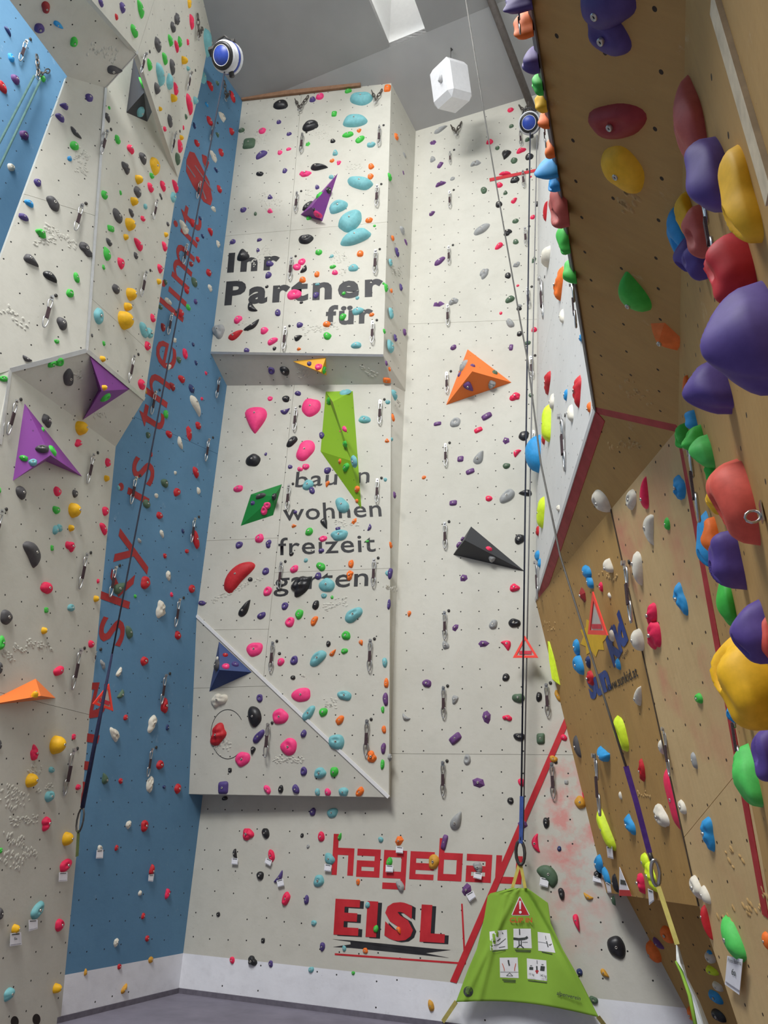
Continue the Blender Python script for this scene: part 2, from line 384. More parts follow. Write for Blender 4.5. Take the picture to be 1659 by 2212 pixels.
returns([D, Cc, Qq, T_, L3.at(455, 70), L3.at(425, -60)], FAC['L2'][1])

# right structure
tp = Pa + (Pa - Pb) * 0.32
facet('W1', 'wall_right', 'white right wall above the roof edge', W1, [Pb, e1, e1 + (tp - Pb), tp], MW['whiteR'], seams=[((1200, 650), (1160, 830))],
      px=[(1153, 1290), (1162, 360), (1165, 205), (1285, 885)])
nE = e0 - d1 * 1.2; nK = k0 - d1 * 1.2
facet('Y1', 'wall_roof', 'shaded ochre overhang', Y1, [e1, k1, nK, nE], MW['ochre'], px=[(1145, 0), (1170, 205), (1285, 885), (1465, 925), (1480, 0)])
link('edge_side', mesh('w2', [e1, nE, nE + UP * 5, e1 + UP * 5, ], [[0, 1, 2, 3]], uvs=[(0, 0), (4, 0), (4, 5), (0, 5)]), MW['whiteR'], FAC['Y1'][1])
facet('Y2', 'wall_roof_slope', 'ochre slope edged with red tape', Y2, [e1, k1, Pb], MW['ochre'], px=[(1160, 1300), (1285, 885), (1465, 925)])
Y3b = Y3.at(1512, 1958)
facet('Y3', 'wall_right_lower', 'ochre panel with the Sunkid lettering', Y3, [Pb, mm, Y3b, E3], MW['ochre'],
      px=[(1160, 1300), (1320, 1100), (1432, 1530), (1510, 1957), (1310, 1928), (1220, 1550)])
facet('Y4', 'wall_right_pillar', 'pink smeared ochre pillar', Y4, [mm, k1, Y4.at(1479, 960), Y4.at(1645, 1850), Y4.at(1725, 2330), Y4.at(1632, 2330), bb4], MW['ochreS'],
      seams=[((1580, 1684), (1497, 1785))], px=[(1320, 1100), (1465, 925), (1485, 1000), (1640, 1840), (1659, 1990), (1659, 2212), (1600, 2212), (1510, 1957), (1432, 1530)])
nr = Y4.at(1725, 2330)
facet('Y5', 'wall_right_near', 'near right ochre wall', Y5, [k1, nK, nK - UP * 3.4, Y5.at(1725, 2330), Y5.at(1645, 1850)], MW['ochre'],
      px=[(1465, 925), (1480, 0), (1700, 0), (1700, 2000), (1640, 1840)])
# plywood edge of the pillar and the dark recess below the Sunkid panel
ed = [mm, bb4, Y4.at(1632, 2330)]
vs = []
for p in ed: vs += [p, p - Y4.n * 0.09 + d1 * 0.02]
struct(link('trim_1', mesh('edge', vs, [[0, 1, 3, 2], [2, 3, 5, 4]]), WOOD), 'raw plywood edge of the right pillar')
r0, r2 = back.at(1352, 1933), back.at(1506, 2225)
RD = nrm((bb4 - d1 * 0.0) - r0); RD = nrm(np.array([RD[0] + 0.42, RD[1], 0]))
Y6 = Pl(r0, np.cross(r2 - r0, RD))
facet('Y6', 'wall_right_recess', 'dark ochre recess under the Sunkid panel', Y6, [r0, r2, r2 + RD * 4.2, r0 + RD * 4.2], MW['ochre'],
      px=[(1352, 1933), (1505, 1958), (1600, 2212), (1500, 2212)])
us = [E3, r0, r0 + RD * 2.9, Y3b]
link('underside', mesh('us', us, [[0, 1, 2, 3]], uvs=[(0, 0), (0, 1), (3, 1), (3, 0)]), MW['ochre'], FAC['Y3'][1])
ORDER.append(('back', [(398, 2060), (443, 1720), (842, 1740), (870, 780), (900, 283), (1137, 211), (1162, 300), (1155, 1293), (1220, 1550), (1310, 1928), (1500, 2212), (690, 2212), (385, 2145)]))
ORDER.append(('blue', [(140, 2212), (385, 2212), (440, 1720), (408, 1715), (425, 1330), (490, 833), (455, 762), (524, 214), (440, 100), (250, 965), (160, 1840)]))
ORDER.append(('blue', [(-10, -10), (40, -10), (145, 165), (-10, 580)]))
# metal and wooden trims
tr = [0]
def trim(a, b, w, n, t, mat, lab):
    tr[0] += 1
    o = struct(link('trim_%d' % (tr[0] + 1), bar(a, b, w, n, t), mat), lab); return o
trim(B, M_, 0.03, nrm(L1.n + L2.n), 0.006, ALU, 'aluminium edge strip of the left pillar')
trim(A, B, 0.04, nrm(L1.n + RU.n), 0.006, ALU, 'aluminium strip under the left pillar face')
trim(B, Cc, 0.04, nrm(L2.n + RU.n), 0.006, ALU, 'aluminium strip under the right pillar face')
trim(A, L4.at(0, 960), 0.03, L4.n, 0.006, ALU, 'aluminium strip at the far left edge')
trim(M_ + UP * 0.0, Nn, 0.012, nrm(UU.n + L3.n), 0.004, ALU, 'thin edge strip at the top left')
trim(Nn, UU.at(150, -60), 0.03, nrm(UU.n + L3.n), 0.006, ALU, 'aluminium strip on the top left overhang')
trim(P3, Q4, 0.034, F3.n, 0.012, plain('white_strip', (236, 236, 236), 0.5, var=0.03), 'white diagonal strip across the wall box')
trim(P1, Q1, 0.03, nrm(F1.n + UB.n), 0.006, ALU, 'metal strip along the bottom of the upper box')
trim(P0, F1.at(780, 184), 0.09, nrm(F1.n + np.array([0, 0, -0.2])), 0.05, plain('timber', (150, 112, 84), 0.8), 'brown timber batten above the wall box')
trim(e1, e0 - d1 * 1.2, 0.035, nrm(Y1.n + W2n), 0.006, plain('grey_edge', (110, 104, 100), 0.6), 'grey panel edge along the roof lip')
trim(e1, Pb, 0.03, nrm(Y2.n + W1.n), 0.006, MW['whiteR'], 'white panel edge above the red tape')
tw = 0.075
trim(e1 + (k1 - e1) * 0.0 - d1 * 0.0, k1, tw, nrm(Y1.n + Y2.n), 0.004, TAPE, 'red tape along the far end of the roof')
ein = nrm(np.cross(Y2.n, Pb - e1)); ein = ein if ein.dot(k1 - e1) > 0 else -ein
trim(e1 + ein * 0.05, Pb + ein * 0.05, 0.10, Y2.n, 0.004, TAPE, 'red tape along the sloping ochre edge')
trim(Y4.at(1474, 965), Y4.at(1655, 1980), 0.06, Y4.n, 0.004, TAPE, 'red tape down the ochre pillar')
trim(mm + Y4.n * 0.001, bb4 + Y4.n * 0.001, 0.016, Y4.n, 0.004, plain('shadow_line_brown', (70, 54, 36), 0.8), 'dark edge strip painted as the shadow line beside the Sunkid panel')  # dark brown edge strip paints in the shadow line at the panel step
trim(Y5.at(1548, 0), Y5.at(1672, 420), 0.06, Y5.n, 0.012, plain('pale_timber', (206, 190, 160), 0.8, var=0.15), 'pale timber batten on the near right wall')

# ------------------------------------------------------------------ printed lettering and stripes (flat print on the walls)
T = {'A0': (0, 0, 3.95), 'A1': (400, 0, 3.95), 'A2': (810, 0, 3.95), 'A3': (1200, 0, 3.614)}
for i, ch in enumerate('BCDEG'):
    y = (360, 730, 1090, 1460, 1830)[i]
    T[ch + '0'] = (0, y, 3.95); T[ch + '1'] = (400, y, 3.95); T[ch + '2'] = (810, y, 3.95); T[ch + '3'] = (1150, y, 3.259)
T['H'] = (690, 1770, 3.386); T['S'] = (1220, 1250, 7.541); T['N'] = (940, 1820, 4.366)
def TP(t, x, y): a, b, s = T[t]; return a + x / s, b + y / s
DEPS = None
def text(body, plane, tl, trr, blc, mat, parent, name='lettering', weight=0.0, space=1.0, off=0.002, label=None):
    cu = bpy.data.curves.new('text', 'FONT'); cu.body = body; cu.offset = weight; cu.space_character = space; cu.resolution_u = 3
    ob = bpy.data.objects.new('text', cu); COL.objects.link(ob)
    bpy.context.view_layer.update()
    me = bpy.data.meshes.new_from_object(ob.evaluated_get(bpy.context.evaluated_depsgraph_get()))
    bpy.data.objects.remove(ob)
    co = np.array([v.co for v in me.vertices]); mn, mx = co.min(0), co.max(0)
    a, b, c = [plane.at(x, y, off) for x, y in (tl, trr, blc)]
    for v in me.vertices:
        u = (v.co.x - mn[0]) / (mx[0] - mn[0]); w = (mx[1] - v.co.y) / (mx[1] - mn[1])
        v.co = Vector(a + (b - a) * u + (c - a) * w)
    me.materials.clear(); o = link(name, me, mat, parent)
    if label: o['label'] = label
    return o
f1o, f2o, y3o = FAC['F1'][1], FAC['F2'][1], FAC['Y3'][1]
def tt(body, t, tl, trr, blc, plane, mat, par, **k): return text(body, plane, TP(t, *tl), TP(t, *trr), TP(t, *blc), mat, par, **k)
tt('Ihr', 'B1', (372, 737), (812, 708), (357, 905), F1, BLACKP, f1o, weight=0.042, space=1.25, label='black bold word Ihr')
tt('Partner', 'B1', (352, 980), (1688, 892), (333, 1187), F1, BLACKP, f1o, weight=0.042, space=1.25, label='black bold word Partner')
tt('für', 'B1', (1205, 1185), (1605, 1158), (1195, 1360), F1, BLACKP, f1o, weight=0.038, space=1.2, label='black bold word für')
tt('bauen', 'C1', (950, 1143), (1578, 1097), (937, 1277), F2, BLACKP, f2o, weight=0.008, space=1.08, label='black word bauen')
tt('wohnen', 'D1', (832, 0), (1665, -42), (836, 140), F2, BLACKP, f2o, weight=0.008, space=1.06, label='black word wohnen')
tt('freizeit', 'D1', (795, 284), (1618, 248), (795, 434), F2, BLACKP, f2o, weight=0.008, space=1.08, label='black word freizeit')
tt('garten', 'D1', (765, 607), (1565, 562), (750, 788), F2, BLACKP, f2o, weight=0.008, space=1.06, label='black word garten')
# hagebau in square strokes
def hp(u, v): return TP('H', 105 + u - 0.057 * (v + 100) + 0.0 * u, 205 + 0.047 * u + v)
HB = {'h': [(0, -100, 38, 200), (38, 0, 157, 52), (115, 52, 157, 200)],
      'a': [(180, 0, 350, 50), (308, 50, 350, 205), (180, 85, 308, 130), (180, 130, 216, 205), (216, 160, 308, 205)],
      'g': [(375, 0, 543, 50), (375, 50, 410, 205), (505, 50, 543, 285), (410, 155, 505, 205), (375, 238, 505, 285)],
      'e': [(568, 0, 745, 50), (568, 50, 612, 205), (708, 50, 745, 135), (612, 84, 708, 135), (612, 165, 745, 205)],
      'b': [(775, -105, 815, 205), (815, 0, 950, 50), (908, 50, 950, 205), (815, 155, 908, 205)],
      'a2': [(980, 0, 1165, 50), (1120, 50, 1165, 205), (980, 85, 1120, 130), (980, 130, 1018, 205), (1018, 160, 1120, 205)],
      'u': [(1195, 0, 1237, 205), (1343, 0, 1388, 205), (1237, 155, 1343, 205)]}
for ch, rs in HB.items():
    ms = [flat(back, [hp(a, b), hp(c, b), hp(c, d), hp(a, d)]) for a, b, c, d in rs]
    o = link('letter', join(ms), REDP, wall_back); o['label'] = 'red square letter ' + ch[0]
def hpoly(px, mat, off=0.002, nm='letter', lab=None):
    o = link(nm, flat(back, [TP('H', *q) for q in px], off), mat, wall_back)
    if lab: o['label'] = lab
def quads_letter(rs, sh, org, dx, dy):
    pass
def el(x0, y0, rs, lab):
    for mat, ox, oy, off in ((BLACKP, 28, 9, 0.002), (REDP, 0, 0, 0.004)):
        ms = []
        for a, b, c, d in rs:
            f_ = lambda u, v: TP('H', x0 + u - 0.06 * v + ox, y0 + v + 0.055 * u + oy)
            ms.append(flat(back, [f_(a, b), f_(c, b), f_(c, d), f_(a, d)], off))
        o = link('letter', join(ms), mat, wall_back); o['label'] = ('red letter ' if mat is REDP else 'black drop shadow of letter ') + lab
el(118, 580, [(0, 0, 70, 262), (70, 0, 180, 55), (70, 98, 165, 160), (70, 205, 180, 262)], 'E')
el(352, 597, [(0, 0, 78, 262)], 'I')
el(748, 622, [(0, 0, 78, 272), (78, 208, 182, 272)], 'L')
tt('S', 'H', (512, 608), (718, 622), (495, 890), back, BLACKP, wall_back, name='letter', weight=0.06, off=0.002)
tt('S', 'H', (486, 598), (692, 612), (470, 880), back, REDP, wall_back, name='letter', weight=0.06, off=0.004, label='red letter S')
hpoly([(95, 876), (225, 885), (865, 948), (960, 955), (775, 978)], BLACKP, nm='swoosh', lab='black pointed bar under the letters')
hpoly([(225, 885), (775, 978), (945, 1012), (860, 1003), (235, 940), (228, 915)], BLACKP, nm='swoosh')
hpoly([(228, 914), (235, 940), (100, 933)], BLACKP, nm='swoosh')
hpoly([(112, 979), (1070, 1048), (1068, 1062), (112, 993)], REDP, nm='stripe', lab='thin red horizontal line')
hpoly([(1036, 617), (1048, 617), (1072, 1060), (1058, 1060)], REDP, nm='stripe', lab='thin red upright line')
def stripe(plane, par, px, mat, lab, off=0.006):
    o = link('stripe', flat(plane, px, off), mat, par); o['label'] = lab
stripe(back, wall_back, [(1219, 1552), (1224, 1572), (986, 2124), (972, 2120)], REDP, 'wide red diagonal stripe')
stripe(back, wall_back, [(1057, 385), (1161, 364), (1161, 370), (1058, 392)], REDP, 'short red line high on the wall')
# "the sky is the limit" running up the blue wall
def blue_text(body, y0, x0, y1, x1, xh, weight=0.012):
    a, b = blue.at(x0, y0), blue.at(x1, y1)
    cu = bpy.data.curves.new('text', 'FONT'); cu.body = body; cu.offset = weight; cu.space_character = 1.12; cu.resolution_u = 3
    ob = bpy.data.objects.new('text', cu); COL.objects.link(ob); bpy.context.view_layer.update()
    me = bpy.data.meshes.new_from_object(ob.evaluated_get(bpy.context.evaluated_depsgraph_get())); bpy.data.objects.remove(ob)
    co = np.array([v.co for v in me.vertices]); mn, mx = co.min(0), co.max(0)
    for v in me.vertices:
        v.co = Vector(a + (b - a) * ((v.co.x - mn[0]) / (mx[0] - mn[0])) - vl * (v.co.y * xh / 0.5) + blue.n * 0.003)
    me.materials.clear(); o = link('lettering', me, REDB, wall_left); o['label'] = 'dark red words ' + body
blue_text('sky is the limit', 1398, 262, 478, 436, 0.36, 0.0)
blue_text('the', 1760, 175, 1480, 240, 0.36, 0.0)
for px in ([(410, 327), (420, 330), (452, 392), (459, 430), (455, 444), (440, 436), (416, 400), (402, 370), (403, 345)],
           [(436, 333), (446, 337), (452, 352), (447, 366), (438, 350)]):
    o = link('emblem', flat(blue, px, 0.003), REDB, wall_left); o['label'] = 'dark red emblem near the ceiling'
for px in ([(403, 357), (404, 355), (423, 382), (421, 384)], [(420, 357), (422, 357), (460, 411), (459, 414)], [(440, 356), (442, 356), (447, 367), (445, 367)], [(436, 408), (438, 408), (446, 430), (443, 430)]):
    link('emblem_line', flat(blue, px, 0.005), plain('emblem_grey', (120, 110, 120), 0.6), wall_left)
# sunkid lettering
SUNB = plain('blue_paint', (28, 66, 140), 0.6, var=0.15, scale=9); SUNY = plain('sun_yellow', (226, 180, 8), 0.6, var=0.06)
sun = []
for i in range(18):
    a = math.radians(i * 20); r_ = 1.0 if i % 2 == 0 else 0.72
    sun.append(TP('S', 465 + 225 * r_ * math.cos(a), 950 + 330 * r_ * math.sin(a)))
o = link('emblem', flat(Y3, sun, 0.003), SUNY, y3o); o['label'] = 'yellow sun emblem'
tt('Kid', 'S', (660, 985), (880, 500), (800, 1455), Y3, SUNB, y3o, weight=0.06, off=0.004, label='blue brush word Kid')
tt('Sun', 'S', (330, 1560), (650, 1330), (430, 1990), Y3, SUNB, y3o, weight=0.06, off=0.004, label='blue brush word Sun')
tt('www.sunkid.at', 'S', (650, 1705), (1148, 1412), (690, 1862), Y3, BLACKP, y3o, weight=0.01, off=0.004, label='dark web address www.sunkid.at')
tt('GmbH', 'S', (925, 1262), (1015, 1140), (948, 1315), Y3, BLACKP, y3o, off=0.004, label='small dark word GmbH')

ring = [(np.array([492 + 37 * math.cos(t), 1586 + 54 * math.sin(t)])) for t in [2 * math.pi * k / 40 for k in range(41)]]
cen_ = np.array([492, 1586])
ms = [flat(F3, [tuple(a), tuple(b), tuple(cen_ + (b - cen_) * 0.975), tuple(cen_ + (a - cen_) * 0.975)]) for a, b in zip(ring[6:36], ring[7:37])]
o = link('drawn_circle', join(ms), BLACKP, FAC['F3'][1]); o['label'] = 'thin drawn circle'
for cx_, cy_ in ((79, 2202), (32, 2207)):
    o = link('opening', flat(L4, [(cx_ + 8.5 * math.cos(t), cy_ + 12 * math.sin(t)) for t in [2 * math.pi * k / 20 for k in range(20)]]), plain('dark_opening', (30, 18, 12), 0.9), FAC['L4'][1]); o['label'] = 'dark round opening'
# ------------------------------------------------------------------ volumes (plywood pyramids)
VOL = []
def volume(key, pts, apex, h, mat_col, label, tile=None, ridge=None):
    pl = FAC[key][0]
    px = [TP(tile, *q) for q in pts] if tile else pts
    ap = [TP(tile, *q) for q in (apex if isinstance(apex, list) else [apex])] if tile else (apex if isinstance(apex, list) else [apex])
    base = [pl.at(*q) for q in px]; tops = [pl.at(x, y, h * (1 if i == 0 else 0.75)) for i, (x, y) in enumerate(ap)]
    org = sum(base) / len(base); n = len(base); fs = []
    if len(tops) == 1: fs = [[i, (i + 1) % n, n] for i in range(n)]
    else: fs = [list(f) for f in ridge]
    vs = [b - org for b in base] + [t - org for t in tops]
    out = []
    for f in fs:
        nn = np.cross(vs[f[1]] - vs[f[0]], vs[f[2]] - vs[f[0]])
        if nn.dot(pl.n) < 0 or (abs(nn.dot(pl.n)) < 1e-9): f = f[::-1]
        out.append(f)
        pf = p3(base[f[0]] if f[0] < n else tops[f[0] - n], base[f[1]] if f[1] < n else tops[f[1] - n], base[f[2]] if f[2] < n else tops[f[2] - n])
        VOL.append(([proj(base[i] if i < n else tops[i - n]) for i in f], Pl(pf.p, pf.n), key, nrm(nn if nn.dot(pl.n) > 0 else -nn)))
    mt = NT('volume_paint', 0.5); mt.b.inputs['Base Color'].default_value = lin(mat_col)
    uvc = mt.n('ShaderNodeTexCoord').outputs['Object']; vo = mt.n('ShaderNodeTexVoronoi'); vo.inputs['Scale'].default_value = 9; mt.l(uvc, vo.inputs['Vector'])
    sp = mt.math('LESS_THAN', vo.outputs['Distance'], 0.07)
    mt.l(mt.mix(mt.math('MULTIPLY', sp, 0.6), lin(mat_col), lin(tuple(v * 0.45 for v in mat_col))), mt.b.inputs['Base Color'])
    o = link('wall_volume', mesh('volume', vs, out + [list(range(n))]), mt.m); o.location = Vector(org)
    tag(o, label, 'volume', 'plywood volumes')
volume('back', [(790, 97), (1165, 380), (607, 572)], (830, 285), 0.30, (240, 120, 40), 'big orange pyramid volume on the white rear wall', 'C2')
volume('back', [(820, 187), (1278, 570), (668, 427)], (765, 303), 0.26, (44, 46, 52), 'long charcoal wedge volume on the white rear wall', 'D2')
volume('F1', [(1302, 57), (1170, 465), (985, 410)], (1075, 345), 0.22, (126, 50, 140), 'purple pointed volume above the Partner lettering', 'B1')
volume('UB', [(920, 200), (1200, 168), (1205, 320)], (1160, 290), 0.16, (236, 172, 14), 'yellow wedge volume under the upper wall box', 'C1')
volume('F2', [(1200, 458), (1430, 453), (1505, 1462), (1155, 968)], [(1258, 545), (1420, 1050)], 0.22, (132, 176, 32), 'tall lime green kite volume beside the bauen lettering', 'C1',
       ridge=[[0, 1, 4], [1, 2, 5, 4], [2, 3, 5], [3, 0, 4, 5]])
volume('F2', [(609, 1046), (590, 1113), (520, 1136), (542, 1068)], (592, 1072), 0.10, (16, 128, 52), 'dark green diamond volume left of the wohnen lettering')
volume('F3', [(473, 1386), (544, 1452), (452, 1494)], (474, 1447), 0.18, (24, 56, 116), 'navy triangular volume at the white diagonal strip')
volume('RU', [(765, 150), (1105, 437), (705, 700), (838, 445)], (868, 452), 0.20, (124, 48, 140), 'purple three pointed volume under the left pillar edge', 'C0')
volume('L4', [(210, 560), (700, 1182), (388, 1052), (110, 1218)], (430, 1000), 0.20, (132, 52, 148), 'large purple triangular volume on the lower left pillar', 'C0')
volume('L4', [(-45, 1526), (77, 1466), (120, 1508)], (88, 1503), 0.16, (240, 124, 52), 'orange wedge volume cut by the left picture edge')
volume('L2', [(289, 122), (334, 229), (318, 263), (273, 243)], (311, 200), 0.20, (34, 36, 42), 'black kite volume high on the left pillar')

# ------------------------------------------------------------------ climbing holds
PANEL = {'back': 'white rear wall', 'blue': 'blue wall', 'F1': 'upper white box', 'UB': 'box underside', 'F2': 'lower white box', 'F3': 'lower box corner',
         'side': 'side of the white box', 'L4': 'lower left pillar', 'RU': 'left pillar underside', 'L2': 'right face of the upper left pillar', 'L1': 'front of the upper left pillar',
         'L5': 'far left pillar edge', 'UU': 'top left overhang', 'L3': 'top of the left pillar', 'W1': 'white right wall', 'Y1': 'shaded ochre roof', 'Y2': 'ochre slope',
         'Y3': 'ochre Sunkid panel', 'Y4': 'smeared ochre pillar', 'Y5': 'near ochre wall', 'Y6': 'dark recess', 'W2': 'roof lip', 'vol': 'volume'}
rng = random.Random(7)
BOLTM = None
def bolt_mesh():
    vs = []; fs = []; n = 10
    for r_, z in ((1.0, -0.6), (1.0, 0.25), (0.55, 0.35), (0.5, 0.0)):
        for k in range(n): a = 2 * math.pi * k / n; vs.append((r_ * math.cos(a), r_ * math.sin(a), z))
    for j in range(3):
        for k in range(n): fs.append([j * n + k, j * n + (k + 1) % n, (j + 1) * n + (k + 1) % n, (j + 1) * n + k])
    me = mesh('bolt', vs, fs + [list(range(3 * n, 4 * n))], True); me.materials.append(BOLT); me.materials.append(HOLE)
    me.polygons[len(me.polygons) - 1].material_index = 1
    return me
BOLTM = bolt_mesh()
def hold_mesh(a, b, D, shp, rn):
    seg, rings = (40, 14) if shp == 'm' else (26, 8) if max(a, b) > 0.05 else (18, 6)
    if shp == 'f': seg, rings = rn.choice((5, 6, 7)), 3
    ph = [rn.uniform(0, 6.28) for _ in range(4)]; amp = {'o': 0.07, 'x': 0.16, 's': 0.01, 'q': 0.02, 'j': 0.06, 't': 0.05, 'c': 0.05, 'f': 0.1, 'e': 0.03, 'm': 0.10}[shp]
    ne = {'q': 5.0, 's': 2.0, 'f': 2.0, 'e': 2.7}.get(shp, 2.25)
    ln1, ln2 = rn.uniform(-0.55, 0.25), rn.uniform(-0.3, 0.3); sw = rn.uniform(0.1, 0.3); pk = rn.choice((-1, 1)) * rn.uniform(0.2, 0.5)
    px_, py_ = (rn.uniform(-0.25, 0.25), rn.uniform(-0.05, 0.35)) if shp in 'oxtf' else (0, 0)
    vs = []
    def shape(u, v):
        if shp == 't': v *= 1.12 * (1 - 0.78 * max(0, (u + 1) / 2) ** 1.15); 
        if shp == 'c':
            v = v * (1 - 0.45 * max(0, u) - 0.15 * max(0, -u)) * 0.72 + 0.62 * (u * u) - 0.28
        return u, v
    def bean(u, v): return u, v * 0.86 + 0.42 * u * u - 0.16
    prof = {'q': (5.0, 1.0), 'm': (2.6, 0.55), 'e': (3.0, 0.6), 's': (2.0, 0.5), 'f': (1.4, 1.0)}.get(shp, (2.3, 0.62))
    for i in range(rings + 1):
        rho = 1 - (i / rings) if shp != 'q' else (1 - (i / rings) ** 1.5)
        for k in range(seg):
            th = 2 * math.pi * k / seg
            rr = (abs(math.cos(th)) ** ne + abs(math.sin(th)) ** ne) ** (-1 / ne)
            rr *= 1 + amp * (math.sin(2 * th + ph[0]) + 0.7 * math.sin(3 * th + ph[1]) + 0.35 * math.sin(5 * th + ph[2]))
            u, v = rr * rho * math.cos(th), rr * rho * math.sin(th)
            z = max(0.0, 1 - rho ** prof[0]) ** prof[1]
            z *= 1 + 0.22 * (u * px_ + v * py_) * 2
            if shp in 'oxt': z *= 1 + 0.10 * math.sin(3.1 * u + ph[3]) * rho
            if shp == 'x': z *= 1 + 0.22 * math.sin(7 * u + ph[1]) * math.sin(6 * v + ph[2])
            if shp == 'j':
                dd = math.hypot(u - 0.05, v - 0.12); z *= 1 - 0.72 * max(0.0, 1 - (dd / 0.52) ** 2)
            if shp == 'o' and rn_lip: 
                dd = math.hypot((u - lx) / 0.55, (v - ly) / 0.38); z *= 1 - 0.33 * max(0.0, 1 - dd * dd)
            if shp == 'm':
                zz_ = z; k_ = (1 - 0.12 + sw * math.sin(math.pi * min(1, zz_)) ) * (1 - 0.35 * abs(pk) * (1 + math.copysign(1, pk) * u) * 0.8)
                dd = math.hypot((u - pk) / 0.45, (v - lx) / 0.3); z *= 1 - 0.38 * max(0.0, 1 - dd * dd)
                z *= 1 + 0.10 * math.sin(4 * u + ph[1]) + 0.07 * math.sin(5 * v + ph[2])
                u, v = u + ln1 * zz_ * 0.6, v * k_ + ln2 * zz_ * 0.6
            if shp == 'e': u2, v2 = bean(u, v)
            else: u2, v2 = shape(u, v)
            vs.append((u2 * a, v2 * b, z * D))
    fs = []
    for i in range(rings):
        for k in range(seg):
            fs.append([i * seg + k, i * seg + (k + 1) % seg, (i + 1) * seg + (k + 1) % seg, (i + 1) * seg + k])
    # bolt seat
    us = 0.0 if shp != 't' else -0.35
    bu, bv = bean(us, 0.0) if shp == 'e' else shape(us, 0.0)
    ztop = max([v[2] for v in vs if abs(v[0] - bu * a) < 0.22 * a and abs(v[1] - bv * b) < 0.3 * b] or [D]) if shp not in 'j' else D * 0.34
    return vs, fs, (bu * a, bv * b, ztop)
rn_lip = False; lx = ly = 0
HOLDS = []
def hold(col, x, y, w, h, rot=0, shp='o', key=None, dep=None, side=False):
    global rn_lip, lx, ly
    vn = None
    if key is None:
        for poly, pl_, k_, n_ in VOL:
            if n_.dot(ray(x, y)) < -0.05 and inside(poly, x, y): key, plane, vn = 'vol', pl_, k_; break
    if key is None:
        for k_, poly in ORDER:
            if inside(poly, x, y): key = k_; break
    if key is None:
        best = 1e9
        for k_, poly in ORDER:
            d_ = min(math.hypot(x - a, y - b) for a, b in [(p[0] + (q[0] - p[0]) * t / 8, p[1] + (q[1] - p[1]) * t / 8) for p, q in zip(poly, poly[1:] + poly[:1]) for t in range(8)])
            if d_ < best: best, key = d_, k_
    if key == 'W2':
        vd = ray(x, y); n_ = W2n; nv = -vd + d1 * d1.dot(vd); wv = Pl(e1, nv); cpt = wv.at(x, y)
        plane = Pl(cpt, n_); plane.n = n_
        plane.e1 = nrm(np.cross(UP, n_)); plane.e2 = np.cross(n_, plane.e1); side = True
    elif key != 'vol': plane = FAC[key][0]
    if key == 'Y5': side = True
    if side: shp = 'm'
    if not side: w *= 1.05; h *= 1.12
    rn = random.Random(int(x * 7 + y * 131)); rn_lip = rn.random() < 0.55; lx, ly = rn.uniform(-.2, .2), rn.uniform(0, .3)
    vd = ray(x, y)
    if side:
        p0 = plane.at(x, y) if key == 'Y5' else plane.p
        sc_ = np.linalg.norm(p0 - C) / F
        D_ = w * sc_ * (0.8 if key == 'Y5' else 0.85); a_ = h * sc_ * 0.5; b_ = h * sc_ * 0.5 * (0.62 if key == 'Y5' else 0.5)
        base = plane.at(x, y, D_ * 0.45) - plane.n * D_ * 0.45 if key == 'Y5' else cpt - plane.n * D_ * 0.5
        ax = plane.e2; th = math.radians(rot); ax = plane.e2 * math.cos(th) + plane.e1 * math.sin(th)
        if dep: D_ *= dep
    else:
        s = abs(plane.n.dot(vd)); p0 = plane.at(x, y); sc_ = np.linalg.norm(p0 - C) / F * (F / math.hypot(math.hypot(x - CX, y - CY), F)) * 1.0
        sc_ = np.linalg.norm(p0 - C) / math.hypot(math.hypot(x - CX, y - CY), F)
        rr = math.sqrt(w * h) * sc_ * 0.5
        D_ = (dep if dep else {'s': 1.45, 'q': 0.55, 'c': 0.6, 'j': 0.6, 'f': 0.65, 'x': 0.7}.get(shp, 0.72)) * rr * (1.0 if rr < 0.06 else 0.82)
        base = plane.at(x, y, D_ * 0.4) - plane.n * D_ * 0.4
        J = np.array([plane.uv(plane.at(x + 1, y)) - plane.uv(p0), plane.uv(plane.at(x, y + 1)) - plane.uv(p0)]).T
        U_, S_, V_ = np.linalg.svd(J); lo = S_[1]; kk = {'s': 1.0}.get(shp, 0.42)
        S_[0] = max(lo * 0.9, min(S_[0], lo / (s + kk * math.sqrt(max(0, 1 - s * s)))))
        J = U_ @ np.diag(S_) @ V_
        th = math.radians(rot); da = J @ (np.array([math.cos(th), -math.sin(th)]) * w / 2); db = J @ (np.array([math.sin(th), math.cos(th)]) * h / 2)
        a_ = np.linalg.norm(da); ax2 = da / a_; b_ = abs(db.dot(np.array([-ax2[1], ax2[0]]))); ax = plane.e1 * ax2[0] + plane.e2 * ax2[1]
    vs, fs, bs = hold_mesh(a_, b_, D_, shp, rn)
    ax = nrm(ax); ay = np.cross(plane.n, ax)
    if shp not in 'tcem' and ay[2] < -0.2: ax, ay = -ax, -ay
    me = mesh('climbing_hold', vs, fs, smooth=(shp != 'f'))
    o = link('climbing_hold', me, HM[col])
    m = Matrix(((ax[0], ay[0], plane.n[0], base[0]), (ax[1], ay[1], plane.n[1], base[1]), (ax[2], ay[2], plane.n[2], base[2]), (0, 0, 0, 1)))
    o.matrix_world = m
    if shp != 'm': bo = link('bolt', BOLTM, None, o); br = min(0.012, 0.22 * min(a_, b_)); bo.location = bs; bo.scale = (br, br, br)
    HOLDS.append([o, col, shp, x, y, w, h, key, vn])
    return o
